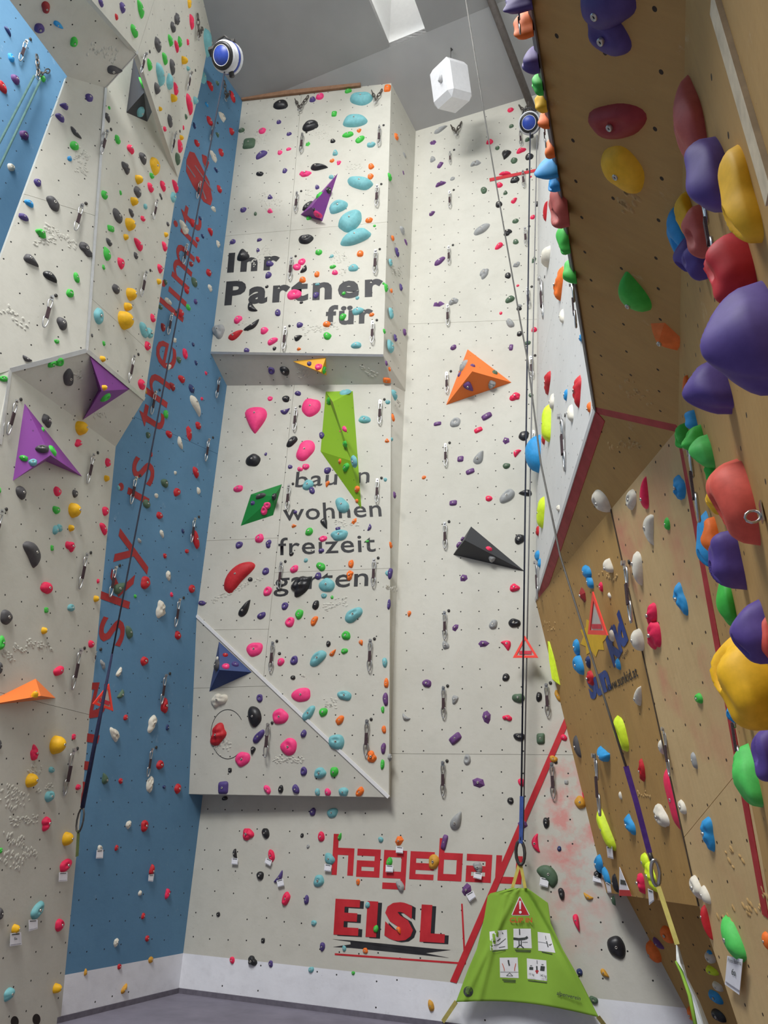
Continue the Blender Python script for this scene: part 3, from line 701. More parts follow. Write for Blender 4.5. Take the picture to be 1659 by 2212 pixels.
def tile(t, data):
    a, b, s = T[t]
    for ln in data.strip().split(';'):
        f = ln.split()
        if not f: continue
        col = f[0]; x, y, w, h = [float(v) for v in f[1:5]]; rot = 0; shp = 'o'; key = None; dep = None
        for e in f[5:]:
            if e[0] == '@': key = e[1:]
            elif e[0] == '*': dep = float(e[1:])
            elif e[0] in '-0123456789': rot = float(e)
            else: shp = e
        hold(col, a + x / s, b + y / s, w / s, h / s, rot, shp, key, dep)
tile('A0', '''k 70 265 110 36 -70 t @blue; b 100 490 70 80; V 138 675 85 95; r 20 735 140 80 -60; g 370 668 60 60; V 212 1150 90 90; w 100 1425 80 70;
m 395 70 70 95; P 340 250 80 88; b 505 220 95 50 -40 t; g 635 365 65 80; d 985 605 125 85 -10 t; P 765 830 80 75; P 550 900 95 75 180 t; P 517 1000 90 70 -45;
d 650 1130 130 62 -50 c; g 640 1240 95 80; b 597 1352 48 48; g 935 920 30 30; d 920 1005 95 50 -65 t; g 1008 1190 85 55 90; p 1120 1275 90 75 -60 t; d 1225 1350 105 70 -65;
y 1331 1414 146 118 -60; d 1080 1430 100 88 x; P 865 25 90 45 -45; P 1050 65 95 65 -60; r 997 145 55 40 -45; g 1205 80 165 65 -60; g 1150 270 120 78 -60 t; d 1515 165 80 100 x; d 1480 235 95 70 -75 t;
p 1640 190 125 60 -65; g 1458 345 100 52 -65; g 1538 360 92 48 -70; p 1510 400 105 42 -70 t; p 1605 360 38 48 0 q; d 1350 380 140 72 -80 x; g 1410 500 105 55 -65; y 1575 515 72 55 90 s; d 1475 570 125 72 -65;
g 1280 555 105 52 -65; t 1375 640 190 100 -68; t 1455 700 130 100 50; t 1610 585 60 45 0 t; d 1345 755 100 72 -70; p 1503 760 108 48 -80; y 1485 838 70 58 90 s; y 1370 930 40 30 90 s; p 1620 895 190 66 -72 t;
d 1455 1035 112 62 -55; n 1590 998 50 35 -80 t; p 1410 1100 55 40; p 1567 1090 40 20 90; y 1550 1175 45 34 90 s; p 1540 1250 105 65 -80; n 1520 1355 90 68 -50; g 1215 705 105 55 -68; t 1205 960 95 62 90; y 1620 30 82 50 90''')
tile('A1', '''t 200 365 235 105 -72; t 155 655 120 90 60; t 95 860 90 75 0 t; r 218 730 92 52 -65; n 277 708 46 32 90; r 407 825 105 45 -70; b 187 893 50 32 -60 t; r 212 1030 80 60 90; w 320 995 100 52 -58 x; k 80 1070 60 30 90 t; r 103 1220 70 44 -70;
r 400 1120 65 50 -70; n 278 1150 50 34 -80 t; w 245 1335 98 55 -60 x; r 310 1300 66 50 -70; B 265 1450 50 30 -60 t; n 480 1108 50 42; n 542 1218 105 98 0 q; k 812 886 120 90 10; k 1065 1065 145 88 20; P 798 1038 44 34 90; p 655 1112 64 50; P 885 1140 42 34;
P 648 1315 115 52 35; p 882 1270 42 30 10 j; p 807 1298 42 40; g 1045 1225 42 46 0 f; k 1140 1420 155 68 -5 t; P 850 1452 40 40; P 1085 845 55 48; p 1148 818 70 55 15; g 1390 772 56 42; t 1500 830 190 120 0; t 1445 1020 190 125 -8; g 1270 968 44 52 0 q; g 1388 1145 92 50 15;
g 1490 1185 82 55 35; o 1485 1110 42 40 40 t; k 1258 1200 42 40; t 1585 1230 68 52; t 1280 1298 62 50 90 t; o 1252 1368 38 36; p 1310 1385 40 36 0 x; o 1585 1415 64 42 -70''')
tile('A2', '''o 105 748 56 70 0 q; o 185 1165 70 38 90; a 250 1325 66 38 -70; a 560 1100 120 48 30 t; V 493 1210 62 48 0 f; a 490 1355 52 50 0 x; V 555 1405 66 34 65 q; a 858 1390 78 50 25 x; p 1155 935 56 40 20; p 1285 1040 40 38; n 1163 1073 38 40; p 978 1207 56 52 70;
n 1300 1188 42 42; n 1043 1260 38 40; k 1115 1312 100 90 -100 t; p 1245 1280 82 46 0 x; k 1315 1332 68 70; n 1185 1365 62 54 80''')
tile('A3', '''P 365 70 520 340 10 o @Y1 *0.8; P 390 290 420 280 -20 o @Y1 *0.7; m 450 970 520 270 20 o @Y1 *0.6; y 505 1345 370 340 60 o @Y1 *0.6''')
tile('B3', '''g 690 900 300 260 100 t @Y1 *0.8; o 925 1215 230 240 0 f @Y1 *0.8; r 90 315 130 46 75 t; w 92 630 130 95 90 o *1.1; o 185 830 240 80 80 x; w 205 1055 95 46 -60; b 340 1205 60 50''')
tile('C3', '''r 105 310 165 62 85 x; w 135 450 105 48 -70; l 100 600 240 62 -82 q *1.0; r 78 710 85 34 90; b 233 400 75 38 90; w 265 530 125 62 -50; r 315 370 215 72 85 x; o 397 487 78 42 80 t;
w 475 1155 150 130 100 o @Y2 *1.0; w 690 1140 130 90 50 o @Y4; c 785 1095 220 76 85 t @Y4; b 1030 1055 190 78 -80 x @Y4''')
hold('l', 1167, 1108, 64, 28, 80, 'o'); hold('w', 1205, 1098, 16, 12, 0, 'o')
tile('B0', '''P 325 132 75 72; b 253 310 88 62 -25; P 205 428 105 58 -20; g 357 565 100 78 0 x; d 460 310 145 110 -55; d 735 700 130 95 -60 x; d 275 800 145 105 -40 t; k 440 940 142 100 -40 t; g 657 945 95 52 -80; g 602 1078 75 74; d 535 1335 115 90 -70; g 487 1490 45 40;
g 897 240 70 78; g 1032 222 42 26 90; g 1300 78 55 50; p 1290 178 82 64 -60; p 1395 165 98 50 -62; p 1500 165 105 50 -75; y 1190 108 82 66 90 s; d 1180 215 104 80 -55; d 1370 243 36 22 90; y 1150 295 78 66 90 s; t 1245 340 50 45; t 1485 260 92 60 70; p 1223 443 56 46; d 1010 420 130 90 -50;
d 1125 395 78 44 -65; y 1118 490 112 100 90 s; g 950 527 86 50 -5 q; d 935 645 80 46 -50; y 1078 600 55 42 90 s; d 1435 490 42 28 -60; y 1420 580 44 34 90 s; p 1187 665 125 58 -55; p 1408 680 82 48 -80; g 918 745 125 62 90; p 1037 823 105 62 90; d 1163 760 58 44 -40; g 887 858 42 32 90; p 1370 870 82 50 -65;
y 1360 980 50 38 90 s; d 995 1043 92 68 -35; y 1128 1087 110 104 90 s; y 1097 1195 75 74 90 s; y 1082 1308 158 148 90 s; t 852 1272 142 104 70; t 1235 1395 130 84 -60; t 1285 1420 90 68 70; p 1308 1292 70 52 90; d 787 1440 30 20 90;
w 1575 520 112 74 -70 x; m 1395 1370 70 44 90; n 1372 1198 46 40; n 1415 985 56 30 90; w 1440 1150 80 50 -40 t; r 1545 1245 82 56 -60''')
tile('B1', '''r 295 190 66 46 90; w 245 360 56 38 -60 x; r 70 478 76 58 90; B 130 440 42 24 -70; r 220 555 72 52 -80 t; B 150 592 42 25 -70; w 284 658 62 34 -70 x; r 108 620 46 38 -60; r 113 790 62 34 -70; m 55 830 46 44; r 205 903 62 54 -30; n 82 985 88 52 -80; r 15 1055 62 42 -50; w 215 1033 56 40 90 x; P 92 1150 48 36 90; g 30 1200 62 40 -55;
k 635 58 60 42 -10; P 848 36 38 38; p 1022 58 86 52 -5 x; t 1245 85 42 38; P 1125 172 44 34 90; P 723 255 46 46 90 t; p 722 376 44 42 0 x; P 494 365 50 48; n 598 400 38 24 90; t 1488 128 215 115 -25; o 1580 80 52 52; t 1302 333 170 105 22; t 1405 450 225 165 45; t 1450 590 255 130 28; o 1568 453 60 52; g 1615 503 26 22; k 1027 613 120 90 10; P 404 638 48 46; P 632 622 44 28;
P 620 708 38 34 90 t; k 490 745 125 110 95 t; P 718 825 62 54; g 1138 727 56 54; t 1250 762 34 32; o 1492 738 60 58; p 993 808 62 62 0 j; p 952 852 66 64 0 j; k 1010 870 84 54 60 c; g 1258 852 52 34 10; t 1433 860 88 64 10; p 1276 900 50 48; o 1123 915 64 38 90; o 1000 962 58 54; P 708 922 66 48 90; t 1127 1003 38 24; p 927 1085 116 98 5 j; P 1115 1093 60 48 90; g 1352 1080 34 32; t 1468 1118 34 30;
k 696 1022 28 28; k 990 1157 28 26; k 570 1195 125 72 -55 c; P 788 1243 66 46 90; p 448 1300 76 62 60; k 567 1350 150 66 38 c; r 430 1430 130 78 35 t; a 280 1395 130 105 70 x; p 672 1395 70 58 20; g 1343 1278 66 52 80; t 1470 1228 92 70 20; o 1590 1260 44 34; P 975 1347 58 48 90; o 1207 1340 62 58; g 1210 1440 78 58 -35; k 962 1455 74 56 25 t; p 742 1485 88 56 35;
k 1228 200 62 48 90; g 1138 242 62 44 15; k 1050 330 115 60 50; k 1103 367 30 30; p 1128 412 82 68 -20 j; g 1055 433 44 44''')
tile('B2', '''g 130 85 72 38 90; V 240 55 50 25 90; a 237 545 82 42 -60; V 263 645 66 28 -65; o 155 608 52 28 90; P 192 728 76 32 -80; t 137 815 58 42 70; g 72 995 22 22; g 98 1032 76 38 90; o 143 1058 40 25 90; P 225 1028 60 28 90; t 143 1250 90 48 90; g 82 1403 42 30 90; V 257 1412 62 32 90; P 178 1460 60 34 90;
a 660 100 40 38 0 j; V 558 143 78 42 20 x; V 487 395 56 44 40 t; a 910 528 145 72 38; p 1108 55 100 32 -5; k 1193 107 74 68; p 1060 153 58 50; n 927 197 76 46 -75; n 1113 218 48 40 90 t; p 1188 285 62 46 50 t; p 1327 85 22 20; k 1055 318 62 58; k 1383 315 60 30 90; p 1345 428 42 42; n 1198 462 60 38 10; k 1130 557 74 54 0 x; n 1200 637 50 50;
p 1057 673 78 46 55; V 550 803 104 50 40; a 930 905 105 66 60 x; n 1355 790 80 42 90 f; a 1208 833 56 50 0 x; k 1133 925 64 48 90; p 1218 1013 24 24; V 540 1168 100 56 -5 f; a 668 1145 74 64 0 x; n 1150 1128 80 60 40; a 1232 1185 42 34; k 1228 1208 46 40; p 1073 1248 28 28; a 1152 1330 110 50 -55; p 1358 1388 56 42 90; k 1233 1422 50 48''')
tile('C2', '''V 668 78 58 44 30; V 1160 78 64 32 90 q; n 1302 40 58 36 10; p 1193 497 88 68 0 x; n 1330 487 40 38; V 952 665 90 52 30 q; a 683 717 92 86 0 j; V 532 730 66 34 5 q; p 880 783 70 44 25 q; V 1117 873 66 62 45 f; k 1268 830 90 84 90; a 888 1013 130 92 65 t; V 728 1030 54 52 0 q; p 1210 980 84 60 -120 c; n 1120 1088 68 48; V 811 1137 74 44 20 q; o 416 1188 36 32;
b 1352 985 185 190 -50 o @W1 *1.3; b 1350 1098 60 30 90 o @W1; a 1125 1345 155 88 40; p 970 1367 62 48; k 1280 1318 112 70 180 t; V 666 1405 66 46 0 q; a 748 232 120 56 65; V 837 232 44 28 -25; V 717 310 44 28 50; n 1025 290 48 40 80; V 803 423 115 72 -48 t; a 998 402 76 60 -60 x;
t 140 70 112 76 75; o 127 265 38 28 90; o 100 365 66 48 0 q; t 170 483 88 50 -70; o 157 680 64 30 -80; o 102 873 42 40 90 t; t 148 863 30 26; t 87 1207 36 28 90; t 108 545 42 38; V 170 1340 56 30 90; V 100 215 46 25 90''')
tile('C0', '''g 32 345 76 60; d 235 175 95 58 -25 c; g 450 225 82 52 20; g 515 208 84 74 90 j; d 593 345 150 92 -80; g 890 47 40 32 90; p 1265 68 75 64 60; y 880 180 55 50 90 s; p 1215 397 95 68 -70; y 705 767 120 118 90 s; p 675 897 76 60 0 x; d 405 705 110 80 90 x;
y 895 423 50 46 90 s; g 907 513 98 68 22 j; d 363 942 114 76 -10; g 455 958 108 58 -55 j; g 203 1023 72 58 -15; t 282 1058 78 64 20; g 370 778 40 32 -50; p 925 1063 76 52 -75; y 915 1198 54 46 90 s; d 187 1318 118 84 -40; p 495 1310 82 70 -50; d 645 1328 62 58; g 0 1300 50 22 90;
n 1268 828 50 48; p 1583 133 96 46 90 j; n 1530 185 56 46 -50; w 1443 245 55 45 90 x; w 1493 18 46 35 0 x; r 1555 350 76 54 -40; m 1475 415 78 42 -75; g 1420 650 76 45 80; r 1447 820 66 56 -20; w 1543 895 112 54 -75 c; r 1620 810 148 58 90 f; r 1293 993 40 26 90; w 1498 1150 30 28; n 1412 1238 78 66; r 1515 1315 82 56 25; w 1337 1345 40 36; n 1255 1415 84 60 -60; t 1015 1278 42 26 -70; Y 1245 450 50 20 90''')
tile('C1', '''k 70 55 36 26 90; k 95 212 42 27 -65; p 180 300 34 24 90; k 58 432 74 50 -50; w 97 578 182 76 -68 t; p 145 518 30 26; r 117 747 64 56; r 95 1145 98 48 -80; w 117 1303 62 32 90; P 522 103 50 42; k 760 88 34 34; o 970 92 38 36 0 t; t 1458 58 84 60 10;
P 733 283 62 62 0 j; k 846 286 84 80; P 1057 217 40 40; p 1135 243 62 60 0 j; g 1190 275 60 40 75; p 723 515 46 42 0 j; k 857 516 66 58; P 960 470 56 42 -20; p 597 690 255 215 -88 t *0.5; p 1070 585 178 150 75 o *0.5; P 850 620 80 62 10 c; k 908 880 108 68 50; p 1022 952 188 145 70 o *0.5; k 575 1038 125 112 -30; P 686 990 30 24 90; P 894 1098 38 38;
p 1027 1095 60 54; p 978 1118 46 40 0 x; p 450 1283 80 60 15; t 1365 458 92 64 0; g 1222 550 82 46 70; P 1212 622 76 50 55; k 1198 728 66 42 70; o 1260 698 46 44; P 1165 828 70 44 -60; p 1355 778 64 44 -10; p 1320 800 24 24; t 1247 895 130 112 30; g 1362 905 60 56 0 x; P 1327 980 66 62 0 x; o 1315 1053 42 42 0 f; t 1435 1055 105 76 -60; g 1367 1103 76 54 50; P 1212 1128 66 54 90; t 1045 1250 104 80 60; P 1080 1300 64 46 -70; o 1210 1245 62 38 -100 t; o 1462 1290 56 52; o 1462 1390 34 30; t 1528 692 100 70 -15;
d 640 1345 94 44 12; k 757 1352 62 42 80; P 573 1407 40 40; p 697 1430 60 56 0 j''')
hold('t', 738, 1090, 40, 24, -65, 'o'); hold('p', 570, 1103, 20, 13, 70, 'j')
tile('D0', '''d 285 415 225 130 125 e; g 487 45 80 62; y 645 47 124 112 90 s; p 905 55 80 62 -75; p 888 205 105 54 -55; t 480 215 76 58 60; t 515 200 66 58; y 613 200 56 50 90 s; g 447 370 46 32 90 q; p 607 355 94 80 -30 x; p 407 710 128 88 -22; p 840 652 38 30 90; y 825 803 54 46 90 s; g 398 900 46 42 0 q; t 613 880 76 60; d 62 960 135 104 -30; y 382 1075 58 50 90 s; g 20 1180 115 62 75; p 783 1190 66 58; d 5 1395 100 46 90; p 510 1418 124 68 10;
r 1365 92 66 54 -50; w 1385 252 72 36 -70 t; k 1563 226 38 27 -60; a 1192 308 40 32 -40 x; r 1410 437 44 32 90; w 1440 605 70 46 90 x; n 1030 705 140 95 30 t; r 1248 665 104 94 90; g 1157 782 32 28; p 1467 768 40 30 90; w 1378 895 125 98 90 x; n 1107 1090 115 58 -65; r 1522 1115 72 58 -35; r 1238 1335 78 72 30; w 1020 1430 76 42 60 x; a 880 1365 80 34 -70 x''')
tile('D1', '''r 95 295 152 58 -75; r 18 397 42 34; r 62 718 70 58 90; P 938 62 34 28; k 1187 158 110 62 -62 t; o 927 180 42 38 0 t; g 1055 228 68 66; o 1440 140 66 42 60 f; P 1570 192 66 38 80 c; P 1302 203 42 32; t 1312 255 145 95 10; p 1175 288 66 54 20 j; p 630 285 82 70 15; P 457 342 64 62 0 j; P 708 333 66 52 75 x; g 1553 312 30 24; k 905 420 42 34; P 1160 390 48 38; t 1028 474 38 34; r 445 605 320 165 228 e *0.5; p 928 547 74 60 25; g 1155 525 90 62 -40; o 1413 503 78 42 90; o 1402 600 80 58 70 x; P 684 567 64 60 0 j; k 553 637 42 38; k 985 685 210 125 42 x; P 1133 607 62 58; t 1205 683 140 112 -40; p 700 737 86 70 80 j; t 1182 776 50 44;
g 1252 790 28 28; P 140 838 68 40 -10; k 508 880 165 82 62 t; P 848 864 66 60 90 j; k 1112 855 86 54 70; P 648 945 74 56 30; g 970 932 84 68 60; p 890 1000 92 74 70 j; o 1098 990 90 50 70; t 1432 937 160 105 28; g 1370 1115 76 74; p 588 1232 142 122 5 o *0.5; k 1220 1187 50 40 80; o 1500 1178 52 42 -60 t; g 1357 1248 60 46; o 1260 1262 72 44 50 t; k 803 1270 30 26; p 813 1340 66 62; P 927 1328 80 64 90 j; t 1128 1308 160 100 48; k 918 1475 46 36;
r 343 1280 46 34; p 348 1375 60 58 0 j; P 428 1357 62 48 -15 j; d 265 1370 100 58 80; w 270 1315 40 30 60''')
tile('D2', '''o 137 345 56 30 -70; P 128 585 95 42 90; t 108 583 50 38 90; P 118 850 85 30 90; t 82 1345 80 44 -80; p 977 372 52 44; a 995 468 62 58 0 x; V 745 290 42 24 60; V 715 340 60 36 50; V 755 625 74 60 -15 f; p 1188 707 88 60 -40 x; o 290 932 52 40 -100 t; a 1008 1020 82 66 80; k 1187 1007 98 76; V 683 1048 68 50 40 f; k 1232 290 92 80 90; V 925 1184 92 58 0 f; p 1117 1195 105 80 135 c; a 600 1198 68 60 0 x; k 1115 1472 64 60; r 1385 225 86 44 80 o @W1; b 1380 435 96 88 0 o @W1; b 1400 500 70 50 90 o @W1''')
tile('D3', '''w 820 170 215 120 -95 c @Y4; g 945 138 82 50 80; w 735 455 225 110 -80 t @Y4; c 835 780 170 80 70 x @Y4; c 850 920 230 110 75 x @Y4; w 735 955 150 145 0 s @Y4 *1.0; b 1035 665 200 100 -75 x; b 375 475 100 88 0; b 400 545 100 62 -60; w 530 430 95 70 100 t *1.2; m 348 640 110 66 80 f; c 480 580 62 40 80; w 540 640 42 28 -40; b 305 1005 110 78 -70; b 320 1130 140 88 90 o *1.0; w 555 925 82 48 80; b 600 1125 76 50 -60; B 390 1110 82 46 70; r 403 1225 100 74 80 x''')
NEON = 1
tile('E0', '''y 300 155 60 56 90 s; y 503 588 155 150 90 s; p 298 660 125 70 -70 x; p 632 520 46 44 0 q; y 280 892 120 116 90 s; t 445 802 72 46 -10; p 672 950 66 44 5; t 430 1028 100 92; p 402 1260 112 96 20 x; y 585 1390 118 104 90 s; g 10 1485 40 30; d 0 588 80 42 90;
n 1035 155 92 62 50 c; r 1410 255 105 82 90 x; r 1077 355 48 46; w 1305 405 140 78 55 x; k 1432 440 48 34 90; w 985 500 130 72 -65 x; r 1372 760 86 66 30; n 900 875 95 75 110 t; r 1033 897 46 44; w 1285 925 152 58 80 x; k 1403 948 36 28; r 1522 962 78 72 60; w 1100 1270 64 56 0 x; r 1240 1280 92 78 90; r 998 1468 52 38 90; w 857 1470 56 48''')
tile('E1', '''w 280 205 150 105 30 x; P 632 190 66 60 0 j; k 583 345 170 125 -60; p 988 160 168 118 8 o *0.5; t 1357 165 132 74 -8; p 805 347 152 122 20 o *0.5; t 1050 318 140 78 48; g 1175 308 78 70; o 1317 376 92 56 42; r 273 502 175 140 45 x; P 622 518 135 66 45; P 1008 493 62 54 70; p 880 605 158 135 -40 o *0.5; t 1287 562 162 112 -5; k 573 638 66 56 -110 t; p 485 710 150 112 30 o *0.5; o 1588 690 92 82 0 x; P 1008 815 78 60 90 j; t 1145 830 122 82 25; g 1267 820 86 74 90; k 380 805 38 36 0 q; P 320 955 108 96 0 q; p 697 970 86 52 -40; k 813 967 62 52 80; P 940 968 82 62 -70; t 1127 992 62 48 90; p 1213 993 64 58; t 1347 990 104 64 -5; o 1487 990 92 60 38; k 335 1045 60 35 0 o @back;
P 1085 1160 66 60 90; t 1252 1168 110 76; p 528 1350 118 92 -60 x; k 682 1342 98 66 -65; k 995 1362 38 34; p 1157 1372 80 68 80; g 1318 1370 66 44 70 t; a 1047 1455 36 30''')
tile('E2', '''o 95 60 86 38 90; V 88 198 112 46 -80; g 65 287 55 30 90; o 75 457 70 36 -80; V 70 618 90 44 90; g 62 755 86 34 90; a 130 695 66 44 60 x; V 440 62 84 62 -10; a 680 200 66 60 0 x; a 262 352 88 52 -30 c; V 950 350 108 76 -75 f; p 1128 357 80 46 0 x; n 1222 187 108 74; k 1398 178 82 50 90; V 683 533 118 64 35 q; k 1230 518 104 62 5; n 1413 535 92 70 90 q; a 785 715 84 66 90 j; Y 1522 708 72 56 -15; V 880 910 120 84 -20 f; p 1247 907 74 52 -70; k 1155 1065 58 56; a 695 1230 175 110 62 t; V 1258 1268 92 80 45 f; k 1460 1253 86 62 90; p 1610 525 66 46 -35; t 47 1397 54 44; o 203 1408 98 72 60 f; V 590 1420 130 50 72 q; p 1375 1430 150 90 -85 c; B 1572 1475 42 40; a 1633 907 36 36 0 q''')
tile('E3', '''Y 335 890 92 72 -60 o @back; p 383 835 95 62 -70 o @back; Y 180 140 82 38 -65 o @back; d 310 500 165 54 -75 o; b 495 550 145 105 -15 c *1.0; l 615 405 260 112 -75 *0.7; w 740 140 155 86 60 t; r 770 670 138 48 85 x; b 680 1050 140 104 -60 x; w 900 990 185 120 -60 x; l 510 1080 300 70 -55 q *0.8; c 1000 870 440 140 -78 q *0.5; w 1050 925 105 66 -70 o @Y4; w 905 500 100 52 80; w 618 845 60 26 90; g 1165 160 84 70; a 1135 595 110 44 -80; b 1230 1110 200 128 80 x @Y4''')
tile('G0', '''c 570 155 145 100 20; p 515 665 115 90 -35; t 330 540 165 120 28; y 138 698 84 66 90 s; d 10 570 110 60 90; y 492 1205 90 76 90 s; t 85 1255 130 100 15; g 12 30 50 32 90;
r 1302 190 88 70 90 t; p 1433 395 80 54 90 x; w 1198 393 46 40; r 1225 588 52 42 90; r 1260 780 52 48; w 993 815 66 52 90 x; Y 733 1068 60 34 90; r 1023 1020 50 46; Y 1290 962 60 50; Y 1065 1205 95 55 55 t''')
tile('G1', '''k 425 55 88 52 -75 c; p 732 72 105 60 -65; k 636 243 76 70; P 797 255 125 62 48 c; t 1135 288 112 92; t 1228 100 125 75 -30; p 855 440 120 72 60; P 1032 450 78 48 90; k 280 574 44 36; k 662 797 42 38 0 q; t 1095 648 64 42 -5; o 1473 298 50 40 90; t 1555 494 58 46; P 1168 850 70 56 90; t 1355 864 46 44; o 1535 884 54 48; p 398 965 56 54; k 568 973 94 80 0 x; P 727 996 52 50; t 1072 1046 62 46; g 1432 1075 38 30; g 1625 698 64 52 90''')
tile('G2', '''g 120 125 78 54 75; Y 498 125 120 104 90; a 877 172 94 84 -40 x; a 212 330 115 62 -55; V 780 365 118 84 40 f; o 203 712 72 48 -60 t; Y 475 1355 102 58 -80; n 1475 240 215 140 138 e *0.5; k 1590 398 98 60 -85''')
tile('G3', '''Y 393 348 82 46 -20 c; n 570 375 72 44 -80 t; p 312 535 125 54 -75 t; k 592 705 155 138 90 o *0.6; B 332 880 50 48; Y 510 893 82 52 -35 t; n 430 1078 72 54 -20; b 465 120 110 85 60 o @Y3 *1.0; b 515 205 130 72 -60 o @Y3; k 580 255 132 50 90 o @Y3; k 458 200 70 50 90 o @back; c 760 250 130 78 -80 x @Y3; l 790 105 110 85 60 o @Y3; l 830 200 190 90 -60 x @Y3;
o 940 620 120 130 0 o @Y6; V 880 680 105 50 -30 o @Y6; o 840 750 170 140 -50 o @Y6; o 1120 1180 100 90 90 o @Y6; w 1145 285 165 100 -55 o @Y4; w 1210 340 130 88 -70 o @Y4; r 1222 530 235 60 -80 t @Y4; G 1400 650 350 130 -65 o @Y4 *0.9''')
for a_ in ('o 1130 55 40 60', 'P 1147 130 32 65', 'g 1161 182 22 50', 'y 1168 222 26 50', 'o 1174 262 24 46', 'o 1187 322 22 50', 'b 1182 365 46 60', 'b 1196 395 26 45', 'x 1206 440 42 100', 'g 1216 515 28 75', 'y 1222 507 14 24', 'g 1230 590 30 54', 'P 1118 8 60 44'):
    f = a_.split(); hold(f[0], *[float(v) for v in f[1:]], 0, 'o', 'W2')
# near right wall: seen almost edge-on, sizes are stand-out x height
for a_ in ('x 1484 260 46 165', 'D 1528 388 72 165', 'y 1592 430 52 185', 'b 1466 515 34 120', 'y 1477 460 32 84', 'D 1482 545 40 80', 'D 1500 560 40 75', 'x 1503 502 42 100', 'r 1575 580 84 130', 'D 1612 740 120 195', 'D 1532 842 76 112', 'o 1483 836 16 42',
           'b 1492 908 24 46', 'g 1473 942 32 46', 'g 1500 950 42 50', 'G 1518 980 40 70', 'g 1534 1022 22 38', 'y 1543 1080 30 60', 's 1582 1083 72 165', 'b 1523 1167 34 100', 'o 1537 1164 34 72', 'D 1567 1213 64 100', 'g 1567 1297 30 92', 'D 1622 1366 66 100', 's 1652 1380 22 70', 'y 1605 1462 92 150', 'b 1595 1529 40 66', 'D 1647 1625 40 96', 'G 1612 1680 42 96'):
    f = a_.split(); hold(f[0], *[float(v) for v in f[1:]], 0, 'o', 'Y5')
hold('o', 1655, 2033, 40, 22, 90, 'o', 'Y4')
for a_ in ('b 1532 2058 12 14', 'w 1532 2070 26 30', 'l 1536 2098 20 36', 'w 1549 2132 20 30', 'b 1544 2155 28 40', 'k 1550 2195 30 40'):
    f = a_.split(); hold(f[0], *[float(v) for v in f[1:]], 90, 'o', 'Y6')
# colours follow the sets screwed to each wall; then a label that singles out every hold
ORD = ['first', 'second', 'third', 'fourth', 'fifth', 'sixth', 'seventh', 'eighth', 'ninth', 'tenth', 'eleventh', 'twelfth', 'thirteenth', 'fourteenth', 'fifteenth',
       'sixteenth', 'seventeenth', 'eighteenth', 'nineteenth', 'twentieth']
def nth(i):
    if i < 20: return ORD[i]
    k = i + 1; return '%d%s' % (k, 'th' if 10 < k % 100 < 14 else {1: 'st', 2: 'nd', 3: 'rd'}.get(k % 10, 'th'))
SHN = dict(o='rounded', t='tapered', c='curved', q='blocky', s='ball', f='angular', x='knobbly', j='hollowed')
for H in HOLDS:
    if H[1] == 'p' and H[7] not in ('F1', 'F2', 'F3', 'UB', 'vol'): H[1] = 'c'
    if H[1] == 'p' and H[7] == 'vol' and H[8] in ('back', 'L4', 'RU', 'L2'): H[1] = 'c'
    if H[1] == 'k' and H[7] == 'blue': H[1] = 'B'
    H[0].data.materials.clear(); H[0].data.materials.append(HM[H[1]])
q_ = [back.at(x, y, 0.16) for x, y in ((1183, 1385), (1197, 1388), (1211, 1377), (1216, 1430), (1220, 1487), (1205, 1476), (1192, 1466), (1186, 1425))]
cn_ = sum(q_) / len(q_); o = link('climbing_hold', mesh('neon', [p - cn_ for p in q_] + [p - cn_ - back.n * 0.13 for p in q_] + [back.n * 0.03], [[i, (i + 1) % 8, 16] for i in range(8)][::-1] + [[i, i + 8, (i + 1) % 8 + 8, (i + 1) % 8] for i in range(8)]), HM['l'])
o.location = Vector(cn_); tag(o, 'tall neon yellow slab hold at the lower corner of the right wall', 'climbing hold', 'neon yellow climbing holds')
PANEL.update({'L2': 'left pillar right face', 'L1': 'left pillar upper front', 'side': 'white box side', 'UU': 'top left overhang', 'L3': 'left pillar top', 'W1': 'white right wall'})
LAND = [(1035, 815, 'orange pyramid volume'), (1050, 1190, 'charcoal wedge volume'), (690, 425, 'purple box volume'), (675, 788, 'yellow wedge volume'), (738, 960, 'lime kite volume'), (568, 1092, 'green diamond volume'),
        (490, 1445, 'navy volume'), (222, 840, 'purple underside volume'), (92, 975, 'purple pillar volume'), (75, 1500, 'orange pillar wedge'), (305, 190, 'black kite volume'), (550, 570, 'word Ihr'), (650, 630, 'word Partner'),
        (755, 685, 'word für'), (715, 1035, 'word bauen'), (715, 1105, 'word wohnen'), (705, 1175, 'word freizeit'), (695, 1255, 'word garten'), (920, 1860, 'hagebau lettering'), (845, 1985, 'EISL lettering'), (1125, 2030, 'green belay gate'),
        (1290, 1325, 'triangle on the ochre panel'), (1135, 1400, 'triangle before the rear wall'), (222, 1510, 'triangle before the blue wall'), (1330, 1440, 'Sunkid lettering'), (270, 1280, 'word sky'), (300, 1030, 'word is')]
for H in HOLDS: H.append(PANEL[H[7]] if H[7] != 'vol' else 'volume of the ' + PANEL[H[8]])
HOLDS.sort(key=lambda h: -h[5] * h[6])
KEEP, REST = HOLDS[:299], HOLDS[299:]
labs = {}
def put(h, lab):
    if lab in labs or len(lab.split()) > 16: return False
    labs[lab] = 1; tag(h[0], lab, 'climbing hold', '%s climbing holds' % HN[h[1]]); h.append(lab); return True
def rel(h, l):
    dx, dy = l[0] - h[3], l[1] - h[4]
    if math.hypot(dx, dy) < 30: return 'on'
    return ('left of' if dx > 0 else 'right of') if abs(dx) > abs(dy) else ('above' if dy > 0 else 'below')
